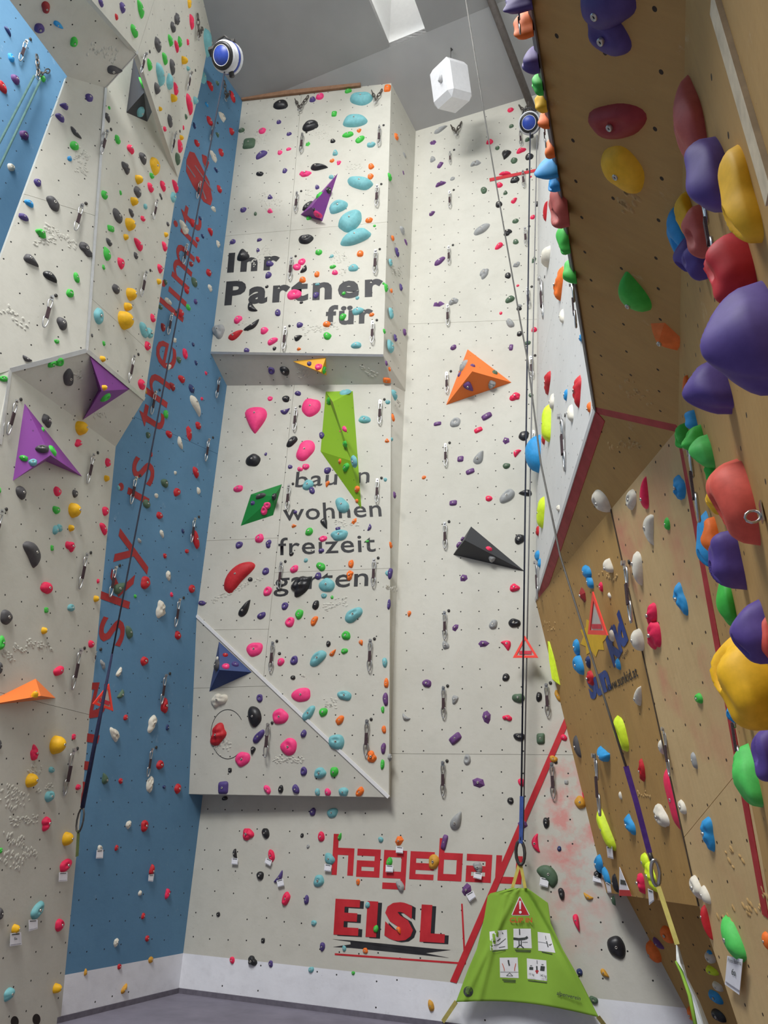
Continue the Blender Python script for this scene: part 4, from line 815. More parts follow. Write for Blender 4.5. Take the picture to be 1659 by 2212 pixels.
for h in KEEP:
    sz = 'small ' if max(h[5], h[6]) < 14 else ('large ' if max(h[5], h[6]) > 36 else '')
    nm = '%s%s %s hold' % (sz, HN[h[1]], SHN.get(h[2], 'bulging' if h[2] == 'm' else 'curved')); pn = h[9]
    same = sorted([g for g in HOLDS if g[1] == h[1] and g[9] == pn], key=lambda g: g[4])
    if len(same) == 1 and put(h, '%s, the only %s one on the %s' % (nm, HN[h[1]], pn)): continue
    done = False
    for l in sorted(LAND, key=lambda l: math.hypot(l[0] - h[3], l[1] - h[4]))[:2]:
        if math.hypot(l[0] - h[3], l[1] - h[4]) > 150: break
        r_ = rel(h, l)
        others = [g for g in HOLDS if g is not h and g[1] == h[1] and math.hypot(l[0] - g[3], l[1] - g[4]) < 170 and rel(g, l) == r_]
        if not others and put(h, '%s %s the %s' % (nm, 'over' if r_ == 'on' else r_, l[2])): done = True; break
        near = min(HOLDS, key=lambda g: math.hypot(l[0] - g[3], l[1] - g[4]) if g[1] == h[1] else 1e9)
        if near is h and put(h, '%s, nearest %s hold to the %s' % (nm, HN[h[1]], l[2])): done = True; break
    if done: continue
    i = same.index(h)
    w_ = 'topmost' if i == 0 else 'lowest' if i == len(same) - 1 else nth(i) + ' highest'
    for lab in ('%s, %s %s one on the %s' % (nm, w_, HN[h[1]], pn), '%s, %s %s on %s' % (nm, w_, HN[h[1]], pn), '%s hold, %s such on %s' % (HN[h[1]], w_, pn)):
        if put(h, lab): break
# the many smaller holds: real geometry, joined into one object
vs, fs, mi, mats, mat_ix = [], [], [], [], {}
for h in REST:
    o = h[0]; mw = o.matrix_world; k = len(vs); mt = HM[h[1]]
    if mt.name not in mat_ix: mat_ix[mt.name] = len(mats); mats.append(mt)
    vs += [tuple(mw @ v.co) for v in o.data.vertices]; fs += [[k + q for q in p.vertices] for p in o.data.polygons]; mi += [mat_ix[mt.name]] * len(o.data.polygons)
    for c_ in list(o.children):
        if 'Steel' not in mat_ix: mat_ix['Steel'] = len(mats); mats.append(BOLT)
        k = len(vs); mc = mw @ Matrix.LocRotScale(c_.location, None, c_.scale)
        vs += [tuple(mc @ v.co) for v in c_.data.vertices]; fs += [[k + q for q in p.vertices] for p in c_.data.polygons]; mi += [mat_ix['Steel']] * len(c_.data.polygons)
        bpy.data.objects.remove(c_)
    bpy.data.objects.remove(o)
me = mesh('small_holds', vs, fs, True)
for mt in mats: me.materials.append(mt)
me.polygons.foreach_set('material_index', mi)
o = link('small_climbing_holds', me); o['kind'] = 'stuff'; tag(o, 'hundreds of small coloured holds scattered over all the climbing walls', 'climbing holds')

# ------------------------------------------------------------------ quickdraws
def biner(z0, z1, w, r_):
    n = 14; pts = []
    for k in range(n):
        a = 2 * math.pi * k / n; s_ = math.sin(a); c_ = math.cos(a)
        pts.append((w * (abs(c_) ** 0.7) * (1 if c_ > 0 else -1) * (0.75 + 0.25 * s_), 0, (z0 + z1) / 2 + (z0 - z1) / 2 * s_))
    return tube(pts, r_, 6, closed=True)
QH = join([bar((0, 0.01, 0.05), (0, 0.01, -0.09), 0.11, np.array([0, 1.0, 0]), 0.02), tube([(0, 0, 0.02), (0, 0.07, 0.02)], 0.045, 8)]); QH.materials.append(STEEL)
QT = biner(-0.05, -0.40, 0.075, 0.022); QT.materials.append(STEEL)
QS = join([bar((0, 0.0, -0.34), (0, 0.0, -0.70), 0.10, np.array([0, 1.0, 0]), 0.03)]); QS.materials.append(SLING)
QB = biner(-0.64, -1.0, 0.09, 0.022); QB.materials.append(STEEL)
PLUG = tube([(0, 0, -0.01), (0, 0, 0.008)], 0.016, 10); PLUG.materials.append(DARKST)
DRAWS = []
def draw(x0, y0, x1, y1, key=None, near=0.05, plug=True):
    if key is None:
        for k_, poly in ORDER:
            if inside(poly, x0, y0): key = k_; break
        else: key = 'blue' if x0 < 500 else 'back'
    if key == 'W2':
        vd = ray(x0, y0); wv = Pl(e1, -vd + d1 * d1.dot(vd)); top = wv.at(x0, y0); n_ = W2n
    else:
        pl = FAC[key][0]; n_ = pl.n; top = pl.at(x0, y0, 0.03)
    d0 = np.linalg.norm(top - C) / math.hypot(math.hypot(x0 - CX, y0 - CY), F)
    v = np.array(proj(top - UP * 0.1)) - np.array(proj(top)); L = 0.1 * math.hypot(x1 - x0, y1 - y0) / np.linalg.norm(v)
    nh = nrm(n_ * np.array([1, 1, 0])); xx = np.cross(nh, UP)
    e = empty('quickdraw')
    e.matrix_world = Matrix(((xx[0] * L, nh[0] * L, 0, top[0]), (xx[1] * L, nh[1] * L, 0, top[1]), (xx[2] * L, nh[2] * L, L, top[2]), (0, 0, 0, 1)))
    for nm, me in (('hanger', QH), ('upper_carabiner', QT), ('sling', QS), ('lower_carabiner', QB)):
        c_ = link(nm, me, None, e)
        if nm in ('sling',): c_.location = (0, 0.01, 0)
    DRAWS.append([e, x0, y0, key])
    if plug and key not in ('W2', 'Y5') and key in FAC:
        pl = FAC[key][0]; q = pl.at(x0 + 9, y0 - 5); w_ = FAC[key][1]
        o = link('anchor_plug', PLUG, None, w_); ax = pl.e1; ay = pl.e2
        o.matrix_world = Matrix(((ax[0], ay[0], pl.n[0], q[0]), (ax[1], ay[1], pl.n[1], q[1]), (ax[2], ay[2], pl.n[2], q[2]), (0, 0, 0, 1)))
QD = '''A0 222 355 185 520;A0 1240 460 1205 620;A0 1630 620 1605 765;A0 910 1125 885 1315;A0 1497 1140 1475 1300;A0 1378 -25 1370 75;
B0 697 335 640 540;B0 440 1120 393 1370;B0 1340 290 1340 450;B0 1245 905 1238 1110;B0 1592 670 1572 830;B0 1465 1260 1440 1430;
C0 140 545 128 830;C0 1143 160 1115 370;C0 797 1000 788 1245;C0 1325 465 1293 650;C0 1158 1195 1128 1415;
D0 15 60 5 370;D0 737 430 725 720;D0 683 1245 680 1580;D0 985 540 945 785;D0 1530 815 1497 1040;D0 822 1255 812 1350;D1 80 125 55 320;
E0 622 640 610 1020;E0 1412 0 1378 240;E0 1295 630 1265 860;A1 1000 1150 970 1290;A1 240 1070 220 1200;A2 38 1090 32 1230;
B1 955 230 928 375;B1 908 785 885 955;B1 855 1380 838 1555;B1 1638 170 1640 330;B1 1625 725 1612 905;B1 1600 1330 1592 1500;B1 125 135 110 270;
B2 1262 45 1268 170;B2 637 220 637 345;B2 630 690 632 825;B2 1280 530 1283 665;B2 620 1190 622 1350;B2 1302 1045 1305 1195;B2 1415 960 1415 1285;
C1 290 345 283 510;C1 945 605 925 785;C1 200 870 180 1050;C1 885 1265 865 1460;C1 1640 1215 1638 1400;C2 612 305 610 465;C2 1330 170 1333 335;C2 45 545 35 730;
C2 602 915 602 1090;C2 1353 800 1355 930;C2 1590 680 1605 1120;A2 640 1300 640 1390;A2 1240 1125 1248 1235;D1 820 505 790 715;D1 1612 475 1605 695;D1 748 1185 725 1420;D1 1580 1165 1568 1415;
D2 597 165 597 370;D2 595 925 603 1145;E1 708 420 675 690;E1 1552 390 1532 675;E2 585 105 580 355;E2 1462 80 1465 340;E2 580 745 583 1020;E2 1508 755 1523 1045;
D3 655 420 690 820;E3 445 570 470 975;E3 930 380 960 700'''
for q in QD.replace('\n', '').split(';'):
    t, a, b, c, d = q.split(); draw(*TP(t, float(a), float(b)), *TP(t, float(c), float(d)))
draw(1231, 1212, 1233, 1335, 'W1', plug=False) if False else draw(*TP('D2', 1375, 500), *TP('D2', 1375, 800), key='W1', plug=False)
draw(*TP('D3', 205, 880), *TP('D3', 220, 1225), key='back')
draw(1237, 615, 1242, 705, 'W2'); draw(1121, 22, 1128, 72, 'W2'); draw(1176, 272, 1178, 318, 'W2')
draw(1518, 425, 1550, 565, 'Y5'); draw(1488, 968, 1515, 1120, 'Y5'); draw(1577, 1505, 1590, 1672, 'Y5')
gk = {}
for Dd in DRAWS:
    cut = {'back': 1050, 'F1': 720, 'F2': 720}.get(Dd[3])
    colm = '' if cut is None else ('left column of the ' if Dd[1] < cut else 'right column of the ')
    gk.setdefault((Dd[3], colm), []).append(Dd)
for (k_, colm), ds in gk.items():
    ds.sort(key=lambda d_: d_[2]); pn = colm + PANEL[k_]
    for i, d_ in enumerate(ds):
        w_ = 'only one' if len(ds) == 1 else 'topmost' if i == 0 else 'lowest' if i == len(ds) - 1 else nth(i) + ' highest'
        tag(d_[0], 'steel quickdraw with dark sling, %s on the %s' % (w_, pn), 'quickdraw', 'hanging quickdraws')

# chain anchors: two short chains meeting in a V
CHAIN = plain('anchor_chain', (96, 90, 84), 0.45, 0.7)
def chain_between(a, b, r_, parent, name='chain'):
    a, b = np.asarray(a), np.asarray(b); L = np.linalg.norm(b - a); n = max(3, int(L / (r_ * 5))); ms = []
    d = nrm(b - a); s = nrm(np.cross(d, [0.2, 0.9, 0.3])); s2 = np.cross(d, s)
    for i in range(n):
        c_ = a + (b - a) * ((i + 0.5) / n); h = L / n * 0.68; sv = s if i % 2 else s2
        ms.append(tube([c_ + d * h * math.sin(t) + sv * r_ * 1.6 * math.cos(t) for t in [2 * math.pi * k / 8 for k in range(8)]], r_ * 0.55, 5, closed=True))
    return link(name, join(ms), CHAIN, parent)
def anchor(pa, pb, pc, key, lab, r_=0.012):
    pl = FAC[key][0]; a, b, c_ = [pl.at(x, y, o) for (x, y), o in ((pa, 0.02), (pb, 0.02), (pc, 0.05))]
    e = empty('chain_anchor'); tag(e, lab, 'chain', 'belay chain anchors')
    chain_between(a, c_, r_, e); chain_between(b, c_, r_, e)
    ring = [c_ - UP * 0.03 + pl.e1 * 0.025 * math.cos(t) + UP * 0.03 * math.sin(t) for t in [2 * math.pi * k / 10 for k in range(10)]]
    link('ring', tube(ring, 0.006, 5, closed=True), STEEL, e)
anchor(TP('A1', 938, 848), TP('A1', 1050, 820), TP('A1', 975, 920), 'F1', 'V shaped chain anchor at the top middle of the upper box')
anchor(TP('A2', -28, 775), TP('A2', 60, 765), TP('A2', 5, 850), 'F1', 'V shaped chain anchor at the top right of the upper box')
anchor(TP('A2', 648, 1070), TP('A2', 738, 1042), TP('A2', 690, 1130), 'back', 'V shaped chain anchor at the top of the white rear wall')
anchor(TP('A2', 1230, 900), TP('A2', 1308, 880), TP('A2', 1280, 955), 'back', 'V shaped chain anchor beside the ceiling pipe')
anchor(TP('A0', 315, 470), TP('A0', 420, 600), TP('A0', 330, 640), 'blue', 'chain anchor carrying the green rope on the blue wall')
anchor(TP('A1', 108, 120), TP('A1', 150, 240), TP('A1', 118, 310), 'L3', 'chain anchor at the top of the left pillar')
anchor(TP('A1', 335, 690), TP('A1', 385, 780), TP('A1', 350, 835), 'blue', 'chain anchor below the belay device on the blue wall')

# ------------------------------------------------------------------ ropes, belay devices, gates
GREENR = plain('green_rope', (58, 92, 88), 0.85)
e = empty('climbing_rope'); tag(e, 'doubled green rope hanging from the chain on the upper left blue wall', 'rope')
ra, rb = blue.at(80, 168, 0.06), blue.at(-260, 850, 0.30)
for o_ in (-0.02, 0.025): link('strand', tube([ra + np.array([o_, o_, 0]), rb + np.array([o_ * 2, o_ * 2, 0])], 0.011, 8), GREENR, e)
def belay(loc, axis, lab, s=1.0, br=None):
    e = empty('auto_belay_device'); tag(e, lab, 'belay device', 'automatic belay devices')
    ax = nrm(axis); x = nrm(np.cross(UP, ax)); y = np.cross(ax, x)
    e.matrix_world = Matrix(((x[0], y[0], ax[0], loc[0]), (x[1], y[1], ax[1], loc[1]), (x[2], y[2], ax[2], loc[2]), (0, 0, 0, 1)))
    def disc(prof, n=28):
        vs = []; fs = []
        for r_, z in prof:
            for k in range(n): a = 2 * math.pi * k / n; vs.append((r_ * s * math.cos(a), r_ * s * math.sin(a), z * s))
        for j in range(len(prof) - 1):
            for k in range(n): fs.append([j * n + k, j * n + (k + 1) % n, (j + 1) * n + (k + 1) % n, (j + 1) * n + k])
        fs += [list(range(n))[::-1], list(range((len(prof) - 1) * n, len(prof) * n))]
        return mesh('disc', vs, fs, True)
    link('housing', disc([(0.15, -0.10), (0.17, -0.085), (0.17, 0.06), (0.155, 0.085)]), plain('device_white', (206, 208, 212), 0.4), e)
    link('band', disc([(0.173, -0.035), (0.173, 0.0)]), plain('device_blue', (34, 62, 150), 0.4), e)
    link('cover', disc([(0.15, 0.08), (0.145, 0.10), (0.12, 0.105)]), plain('device_black', (24, 24, 26), 0.4), e)
    link('badge', disc([(0.105, 0.1), (0.10, 0.112)]), plain('device_badge', (40, 70, 165), 0.4), e)
    ring = [(0.107 * s * math.cos(t), 0.107 * s * math.sin(t), 0.110 * s) for t in [2 * math.pi * k / 24 for k in range(24)]]
    link('badge_ring', tube(ring, 0.004 * s, 5, closed=True), WHITEP, e)
    link('nozzle', tube([(0, -0.14 * s, 0.0), (0, -0.215 * s, 0.02)], 0.032 * s, 10), plain('device_black', (24, 24, 26), 0.4), e)
    link('handle', tube([(-0.10 * s, 0.14 * s, -0.02), (-0.05 * s, 0.22 * s, -0.02), (0.05 * s, 0.22 * s, -0.02), (0.10 * s, 0.14 * s, -0.02)], 0.012 * s, 8), DARKST, e)
    return e
bd = at_depth(490, 124, 8.6)
belay(bd, nrm(C - bd) + np.array([-0.55, 0, 0.25]), 'white and blue belay device under the ceiling above the blue wall', 1.0)
e = empty('ceiling_bracket'); tag(e, 'dark steel bracket holding the belay device above the blue wall', 'bracket')
link('beam', bar(at_depth(452, 116, 8.65), at_depth(508, 96, 8.65), 0.09, np.array([0, 0, 1.0]), 0.05), DARKST, e)
chain_between(at_depth(480, 106, 8.6), at_depth(500, 100, 8.6), 0.014, e)
bd2 = back.at(1144, 266, 0.30)
belay(bd2, nrm(C - bd2) + np.array([-0.1, 0, 0.1]), 'white and blue belay device at the top right of the rear wall', 0.85)
ch = empty('hanging_chain'); tag(ch, 'dark chain carrying the right belay device', 'chain'); chain_between(back.at(1141, 222, 0.3), bd2 + UP * 0.18, 0.016, ch)
def rope(name, pts, r_, mat, lab, cat='rope', radii=None):
    o = link(name, tube(pts, r_, 8, radii=radii), mat); tag(o, lab, cat); return o
# left line over the blue wall
t0, t1 = bd + np.array([0, 0, -0.2]), blue.at(178, 1745, 0.22)
px_line = lambda a, b, n: [a + (b - a) * i / n for i in range(n + 1)]
ll = px_line(at_depth(486, 150, 8.6), t1, 12)
e = empty('belay_line'); tag(e, 'dark belay line running down across the blue wall', 'rope')
link('rope', tube(ll[:11], 0.008, 8), ROPE, e)
link('webbing', tube(ll[10:], 0.018, 8, radii=[0.010, 0.018, 0.02]), WEB, e)
link('carabiner', tube([t1 + np.array([0.0, 0, -0.10 + 0.10 * math.sin(t)]) + np.array([0.035, -0.02, 0]) * math.cos(t) for t in [2 * math.pi * k / 12 for k in range(12)]], 0.008, 6, closed=True), DARKST, e)
link('strap', bar(t1 - UP * 0.18, blue.at(166, 1850, 0.2), 0.03, blue.n, 0.004), plain('green_strap', (110, 126, 70), 0.8), e)
# rear line: two strands
g_top = back.at(1124, 1872, 0.16)
e = empty('belay_line'); tag(e, 'dark double belay line hanging in front of the white rear wall', 'rope')
link('rope', tube([bd2 - UP * 0.17, back.at(1125, 1815, 0.18)], 0.009, 8), ROPE, e)
link('return_line', tube([back.at(1160, 292, 0.3), back.at(1130, 1815, 0.16)], 0.007, 8), plain('grey_line', (120, 120, 122), 0.7), e)
link('webbing', bar(back.at(1127, 1720, 0.2), back.at(1125, 1822, 0.18), 0.035, back.n, 0.006), plain('blue_web', (50, 80, 150), 0.8), e)
cb = back.at(1124, 1842, 0.17)
link('carabiner', tube([cb + back.e1 * 0.04 * math.cos(t) + UP * 0.10 * math.sin(t) for t in [2 * math.pi * k / 14 for k in range(14)]], 0.015, 6, closed=True), DARKST, e)
# right line
pts = [(1003, -20, 6.6), (1045, 240, 6.6), (1067, 370, 6.55), (1125, 700, 6.4), (1140, 780, 6.3), (1168, 1000, 6.0), (1210, 1200, 5.6), (1270, 1390, 5.3), (1300, 1490, 5.1), (1352, 1655, 4.9)]
e = empty('belay_line'); tag(e, 'thin steel line ending in purple webbing before the ochre panel', 'rope')
link('rope', tube([at_depth(*p) for p in pts], 0.008, 8, radii=[0.006, .006, .006, .007, .007, .008, .008, .008, .008, .009]), plain('steel_line', (104, 102, 98), 0.6, 0.4), e)
pw = [at_depth(1352, 1655, 4.9), at_depth(1375, 1735, 4.85), at_depth(1403, 1842, 4.8)]
for a, b in zip(pw, pw[1:]): link('webbing', bar(a, b, 0.035, nrm(C - a), 0.006), PURW, e)
cb2 = at_depth(1412, 1868, 4.78)
link('swivel', tube([at_depth(1403, 1842, 4.8), at_depth(1409, 1860, 4.78)], 0.014, 8), DARKST, e)
link('carabiner', tube([at_depth(1416 + 9 * math.cos(t) + 9 * math.sin(t) * -0.3, 1885 - 28 * math.sin(t), 4.76) for t in [2 * math.pi * k / 14 for k in range(14)]], 0.013, 6, closed=True), STEEL, e)
# folded gate hanging from the right line
e = empty('belay_gate'); tag(e, 'folded white and green belay gate hanging from a yellow strap at lower right', 'belay gate', 'cloth belay gates')
sa, sb2 = at_depth(1422, 1915, 4.75), at_depth(1463, 2040, 4.6)
link('strap', bar(sa, sb2, 0.03, nrm(C - sa), 0.004), STRAP, e)
gp = [(1460, 2040, 1467, 2046), (1461, 2075, 1478, 2085), (1474, 2095, 1484, 2110), (1494, 2150, 1512, 2165), (1512, 2240, 1550, 2260)]
vs = []
for i, (a, b, c_, d_) in enumerate(gp):
    dp = 4.6 - 0.12 * i
    vs += [at_depth(a, b, dp), at_depth((a + c_) / 2, (b + d_) / 2, dp - 0.07), at_depth(c_, d_, dp), at_depth((a + c_) / 2, (b + d_) / 2, dp + 0.03)]
fs = []
for i in range(len(gp) - 1):
    for k in range(4): fs.append([i * 4 + k, i * 4 + (k + 1) % 4, i * 4 + 4 + (k + 1) % 4, i * 4 + 4 + k])
link('cloth', mesh('fold', vs, fs), plain('white_cloth', (226, 230, 224), 0.8), e)
link('green_hem', tube([at_depth(1462, 2078, 4.5), at_depth(1473, 2100, 4.42), at_depth(1490, 2150, 4.3), at_depth(1508, 2240, 4.2)], 0.013, 6), CLOTH, e)

# the spread gate in front of the rear wall
e = empty('belay_gate'); tag(e, 'bright green triangular CLIP IN belay gate before the white rear wall', 'belay gate', 'cloth belay gates')
gate = back.off(0.14)
def gz(u, v):   # folds running down from the top corners
    f = 0
    for x0, x1, s_ in ((780, 250, 1), (850, 1500, -1), (880, 1480, 1), (690, 400, 1)):
        xl = x0 + (x1 - x0) * (v - 430) / 1100
        f += s_ * 0.02 * math.exp(-((u - xl) / 26.0) ** 2)
    return f - 0.016 * math.exp(-((u - (830 + (v - 430) * .58)) / 40.0) ** 2) + 0.012 * math.sin(u / 120.0 + v / 300.0)
def gl(v):
    k = [(430, 715), (485, 500), (700, 465), (1000, 395), (1200, 310), (1510, 195)]
    return np.interp(v, [a for a, _ in k], [b for _, b in k])
def gr(v):
    k = [(430, 870), (570, 1065), (760, 1090), (1000, 1200), (1300, 1370), (1500, 1470), (1650, 1545)]
    return np.interp(v, [a for a, _ in k], [b for _, b in k])
NU, NV = 60, 44; vs = []; fs = []
def gpt(s_, t_, off=0.0):
    # bottom hem sags to the right
    vL = 430 + (1505 - 430) * t_; vR = 430 + (1648 - 430) * t_
    v = vL + (vR - vL) * (s_ ** 2.2) - 40 * t_ * math.sin(math.pi * s_) * (0.6 if t_ > 0.8 else 0.3)
    u = gl(min(v, vL)) * (1 - s_) + gr(v) * s_ if s_ < 1 else gr(vR)
    return u, v
for j in range(NV + 1):
    for i in range(NU + 1):
        u, v = gpt(i / NU, j / NV); vs.append(gate.at(*TP('N', u, v), gz(u, v)))
for j in range(NV):
    for i in range(NU): a = j * (NU + 1) + i; fs.append([a, a + 1, a + NU + 2, a + NU + 1])
me = mesh('gate', vs, fs, True); cl = link('cloth', me, CLOTH, e)
md = cl.modifiers.new('thick', 'SOLIDIFY'); md.thickness = 0.004
def gflat(px, mat, nm, off=0.006, lab=None, sub=6):
    ms = []
    # subdivided print following the cloth
    q = [np.array(p, float) for p in px]
    if len(q) == 4:
        vs_ = []; fs_ = []
        for j in range(sub + 1):
            for i in range(sub + 1):
                a, b = i / sub, j / sub; p = q[0] * (1 - a) * (1 - b) + q[1] * a * (1 - b) + q[2] * a * b + q[3] * (1 - a) * b
                vs_.append(gate.at(*TP('N', *p), gz(*p) + off))
        for j in range(sub):
            for i in range(sub): a = j * (sub + 1) + i; fs_.append([a, a + 1, a + sub + 2, a + sub + 1])
        o = link(nm, mesh('print', vs_, fs_, True), mat, cl)
    else:
        cen = sum(q) / len(q); vs_ = [gate.at(*TP('N', *p), gz(*p) + off) for p in q + [cen]]
        o = link(nm, mesh('print', vs_, [[i, (i + 1) % len(q), len(q)] for i in range(len(q))]), mat, cl)
    if lab: o['label'] = lab
    return o
GP = Pl(back.p + back.n * 0.155, back.n)
gflat([(798, 508), (808, 520), (892, 680), (882, 690), (728, 688), (720, 678), (788, 518)], WHITEP, 'warning_sign', 0.006, 'white bordered red warning triangle')
gflat([(799, 516), (885, 684), (727, 682)], REDP, 'warning_sign', 0.008)
gflat([(790, 550), (812, 550), (808, 630), (795, 630)], WHITEP, 'exclamation_mark', 0.010)
gflat([(803 + 13 * math.cos(t), 657 + 14 * math.sin(t)) for t in [2 * math.pi * k / 12 for k in range(12)]], WHITEP, 'exclamation_dot', 0.010)
GREYP = plain('dark_print', (58, 64, 62), 0.7); OL = plain('orange_print', (206, 84, 26), 0.7)
def gtext(body, tl, trr, blc, mat, weight=0.0, lab=None, off=0.030):
    text(body, back.off(0.14), TP('N', *tl), TP('N', *trr), TP('N', *blc), mat, cl, weight=weight, off=off, label=lab)
gtext('CLIP IN', (704, 708), (915, 708), (704, 755), OL, 0.02, 'orange words CLIP IN')
gtext('alpenverein', (1152, 1398), (1375, 1452), (1143, 1448), GREYP, 0.01, 'dark word alpenverein')
for q in ([(512, 840), (677, 822), (685, 1004), (520, 1018)], [(738, 812), (902, 812), (912, 998), (740, 992)], [(966, 842), (1082, 858), (1134, 1040), (972, 1020)],
          [(608, 1086), (778, 1084), (788, 1278), (612, 1272)], [(864, 1092), (1048, 1112), (1056, 1306), (870, 1284)]):
    gflat(q, WHITEP, 'pictogram', 0.006, 'white pictogram panel')
def gline(px, w, mat=GREYP, off=0.009):
    for a, b in zip(px, px[1:]):
        a_, b_ = np.array(a, float), np.array(b, float); n_ = np.array([-(b_ - a_)[1], (b_ - a_)[0]]); n_ = n_ / np.linalg.norm(n_) * w / 2
        gflat([a_ - n_, b_ - n_, b_ + n_, a_ + n_], mat, 'pictogram_line', off, sub=1)
gline([(795, 814), (797, 870)], 10); gline([(738, 905), (790, 912), (850, 905), (872, 890)], 22); gline([(790, 925), (792, 970)], 9); gline([(812, 925), (812, 970)], 9); gline([(770, 994), (800, 965), (835, 994)], 9)
gline([(822, 940), (872, 940)], 4); gline([(545, 930), (580, 935), (615, 905)], 8); gline([(530, 975), (600, 960), (665, 905)], 5); gline([(600, 990), (660, 980)], 5)
gline([(632, 850), (640, 862)], 8); gline([(1040, 880), (1045, 915)], 5); gline([(1050, 930), (1065, 985)], 9); gline([(1072, 960), (1082, 968), (1098, 955)], 7); gline([(970, 935), (1060, 950)], 3)
gline([(690, 1108), (692, 1130), (700, 1160)], 14); gline([(632, 1140), (650, 1185), (652, 1210)], 6, OL); gline([(760, 1140), (750, 1185), (748, 1210)], 6, OL); gline([(672, 1256), (702, 1228), (732, 1258), (672, 1256)], 4); gline([(614, 1220), (784, 1222)], 3)
gline([(958, 1165), (960, 1215)], 14); gline([(945, 1212), (975, 1212)], 14, REDP); gline([(952, 1228), (968, 1228)], 12, REDP); gline([(960, 1110), (962, 1145)], 5)
gline([(888, 1185), (924, 1188)], 26); gline([(992, 1185), (1032, 1190)], 44); gline([(896, 1160), (914, 1162)], 5); gline([(1002, 1150), (1022, 1152)], 6)
gtext('10 kg', (885, 1228), (935, 1234), (885, 1258), GREYP, 0.01, 'dark words 10 kg'); gtext('140 kg', (990, 1240), (1050, 1248), (990, 1272), GREYP, 0.01, 'dark words 140 kg')
for a, b in (((538, 1028), (665, 1014)), ((750, 1010), (905, 1018)), ((760, 1024), (900, 1030)), ((1005, 1030), (1105, 1052)), ((632, 1292), (760, 1300)), ((645, 1310), (758, 1316)), ((875, 1300), (1055, 1322))): gline([a, b], 7)
cc_ = [(312 + 46 * math.cos(t), 1405 + 50 * math.sin(t)) for t in [2 * math.pi * k / 20 for k in range(20)]]
gflat(cc_, GREYP, 'round_logo', 0.007, 'dark round emblem')
gflat([(316 + 30 * math.cos(t), 1395 + 38 * math.sin(t)) for t in [2 * math.pi * k / 20 for k in range(20)]], plain('logo_green', (110, 146, 56), 0.8), 'round_logo', 0.009)
for dx in (-14, 0, 14): gline([(316 + dx, 1370), (312 + dx, 1420)], 5, GREYP, 0.012)
for a, b in (((798, 190), (728, 430)), ((803, 190), (850, 430))):
    link('strap', bar(gate.at(*TP('N', *a), 0.02), gate.at(*TP('N', *b), 0.01), 0.028, back.n, 0.004), plain('lime_strap', (206, 190, 90), 0.8), e)
link('strap', bar(gate.at(*TP('N', 200, 1500)), back.at(*TP('N', 72, 1690), 0.02), 0.035, back.n, 0.004), STRAP, e)
link('strap', bar(gate.at(*TP('N', 1535, 1640)), back.at(*TP('N', 1640, 1780), 0.02), 0.035, back.n, 0.004), STRAP, e)

# red warning triangles threaded on the belay lines
SIGNR = plain('neon_red_plastic', (255, 66, 50), 0.5, var=0.03); CLEAR = plain('clear_plate', (186, 178, 172), 0.3, var=0.08)
def sign(px, pts3, lab, text_=None):
    e = empty('warning_triangle'); tag(e, lab, 'warning sign', 'red triangles on the belay lines')
    q = [np.asarray(p) for p in pts3]; cen = sum(q) / 3; pl = Pl(cen, np.cross(q[1] - q[0], q[2] - q[0])); inn = [cen + (p - cen) * 0.70 for p in q]
    vs = [v + pl.n * 0.006 for v in q + inn] + [v - pl.n * 0.004 for v in q + inn]
    fs = []
    for i in range(3):
        j = (i + 1) % 3; fs += [[i, j, 3 + j, 3 + i], [6 + i, 9 + i, 9 + j, 6 + j], [i, 6 + i, 6 + j, j], [3 + i, 3 + j, 9 + j, 9 + i]]
    link('frame', mesh('frame', vs, fs), SIGNR, e)
    link('plate', mesh('plate', [v for v in inn] + [v - pl.n * 0.003 for v in inn], [[0, 1, 2], [5, 4, 3]]), CLEAR, e)
    b0, b1 = inn[1], inn[2]; up_ = nrm(q[0] - (q[1] + q[2]) / 2)
    link('caption', bar(b0 * 0.85 + b1 * 0.15 + up_ * 0.03 + pl.n * 0.003, b0 * 0.15 + b1 * 0.85 + up_ * 0.03 + pl.n * 0.003, 0.035, pl.n, 0.002), plain('caption_red', (206, 40, 60), 0.6), e)
    return e
sign(None, [blue.at(x, y, 0.28) for x, y in ((235, 1477), (200, 1520), (244, 1536))], 'neon red triangle sign on the line before the blue wall')
sign(None, [back.at(x, y, 0.2) for x, y in ((1134, 1373), (1108, 1421), (1163, 1421))], 'neon red triangle sign on the line before the rear wall')
sign(None, [Y3.at(x, y, 0.10) for x, y in ((1281, 1278), (1271, 1370), (1313, 1372))], 'neon red triangle sign on the ochre Sunkid panel')
tq_ = [Y3.at(x, y, 0.02) for x, y in ((1338, 1873), (1337, 1935), (1364, 1936))]
o = link('paper_notice', prism(Y3.off(0.02), tq_, 0.003), PAPER); tag(o, 'small white triangular paper notice with red foot low on the ochre panel', 'notice')
link('red_foot', flat(Y3, [(1337.5, 1922), (1360, 1923), (1364, 1936), (1337, 1935)], 0.0225), REDP, o)
link('notice_mark', flat(Y3, [(1340, 1900), (1350, 1902), (1353, 1912), (1340, 1910)], 0.0225), GREYP, o)

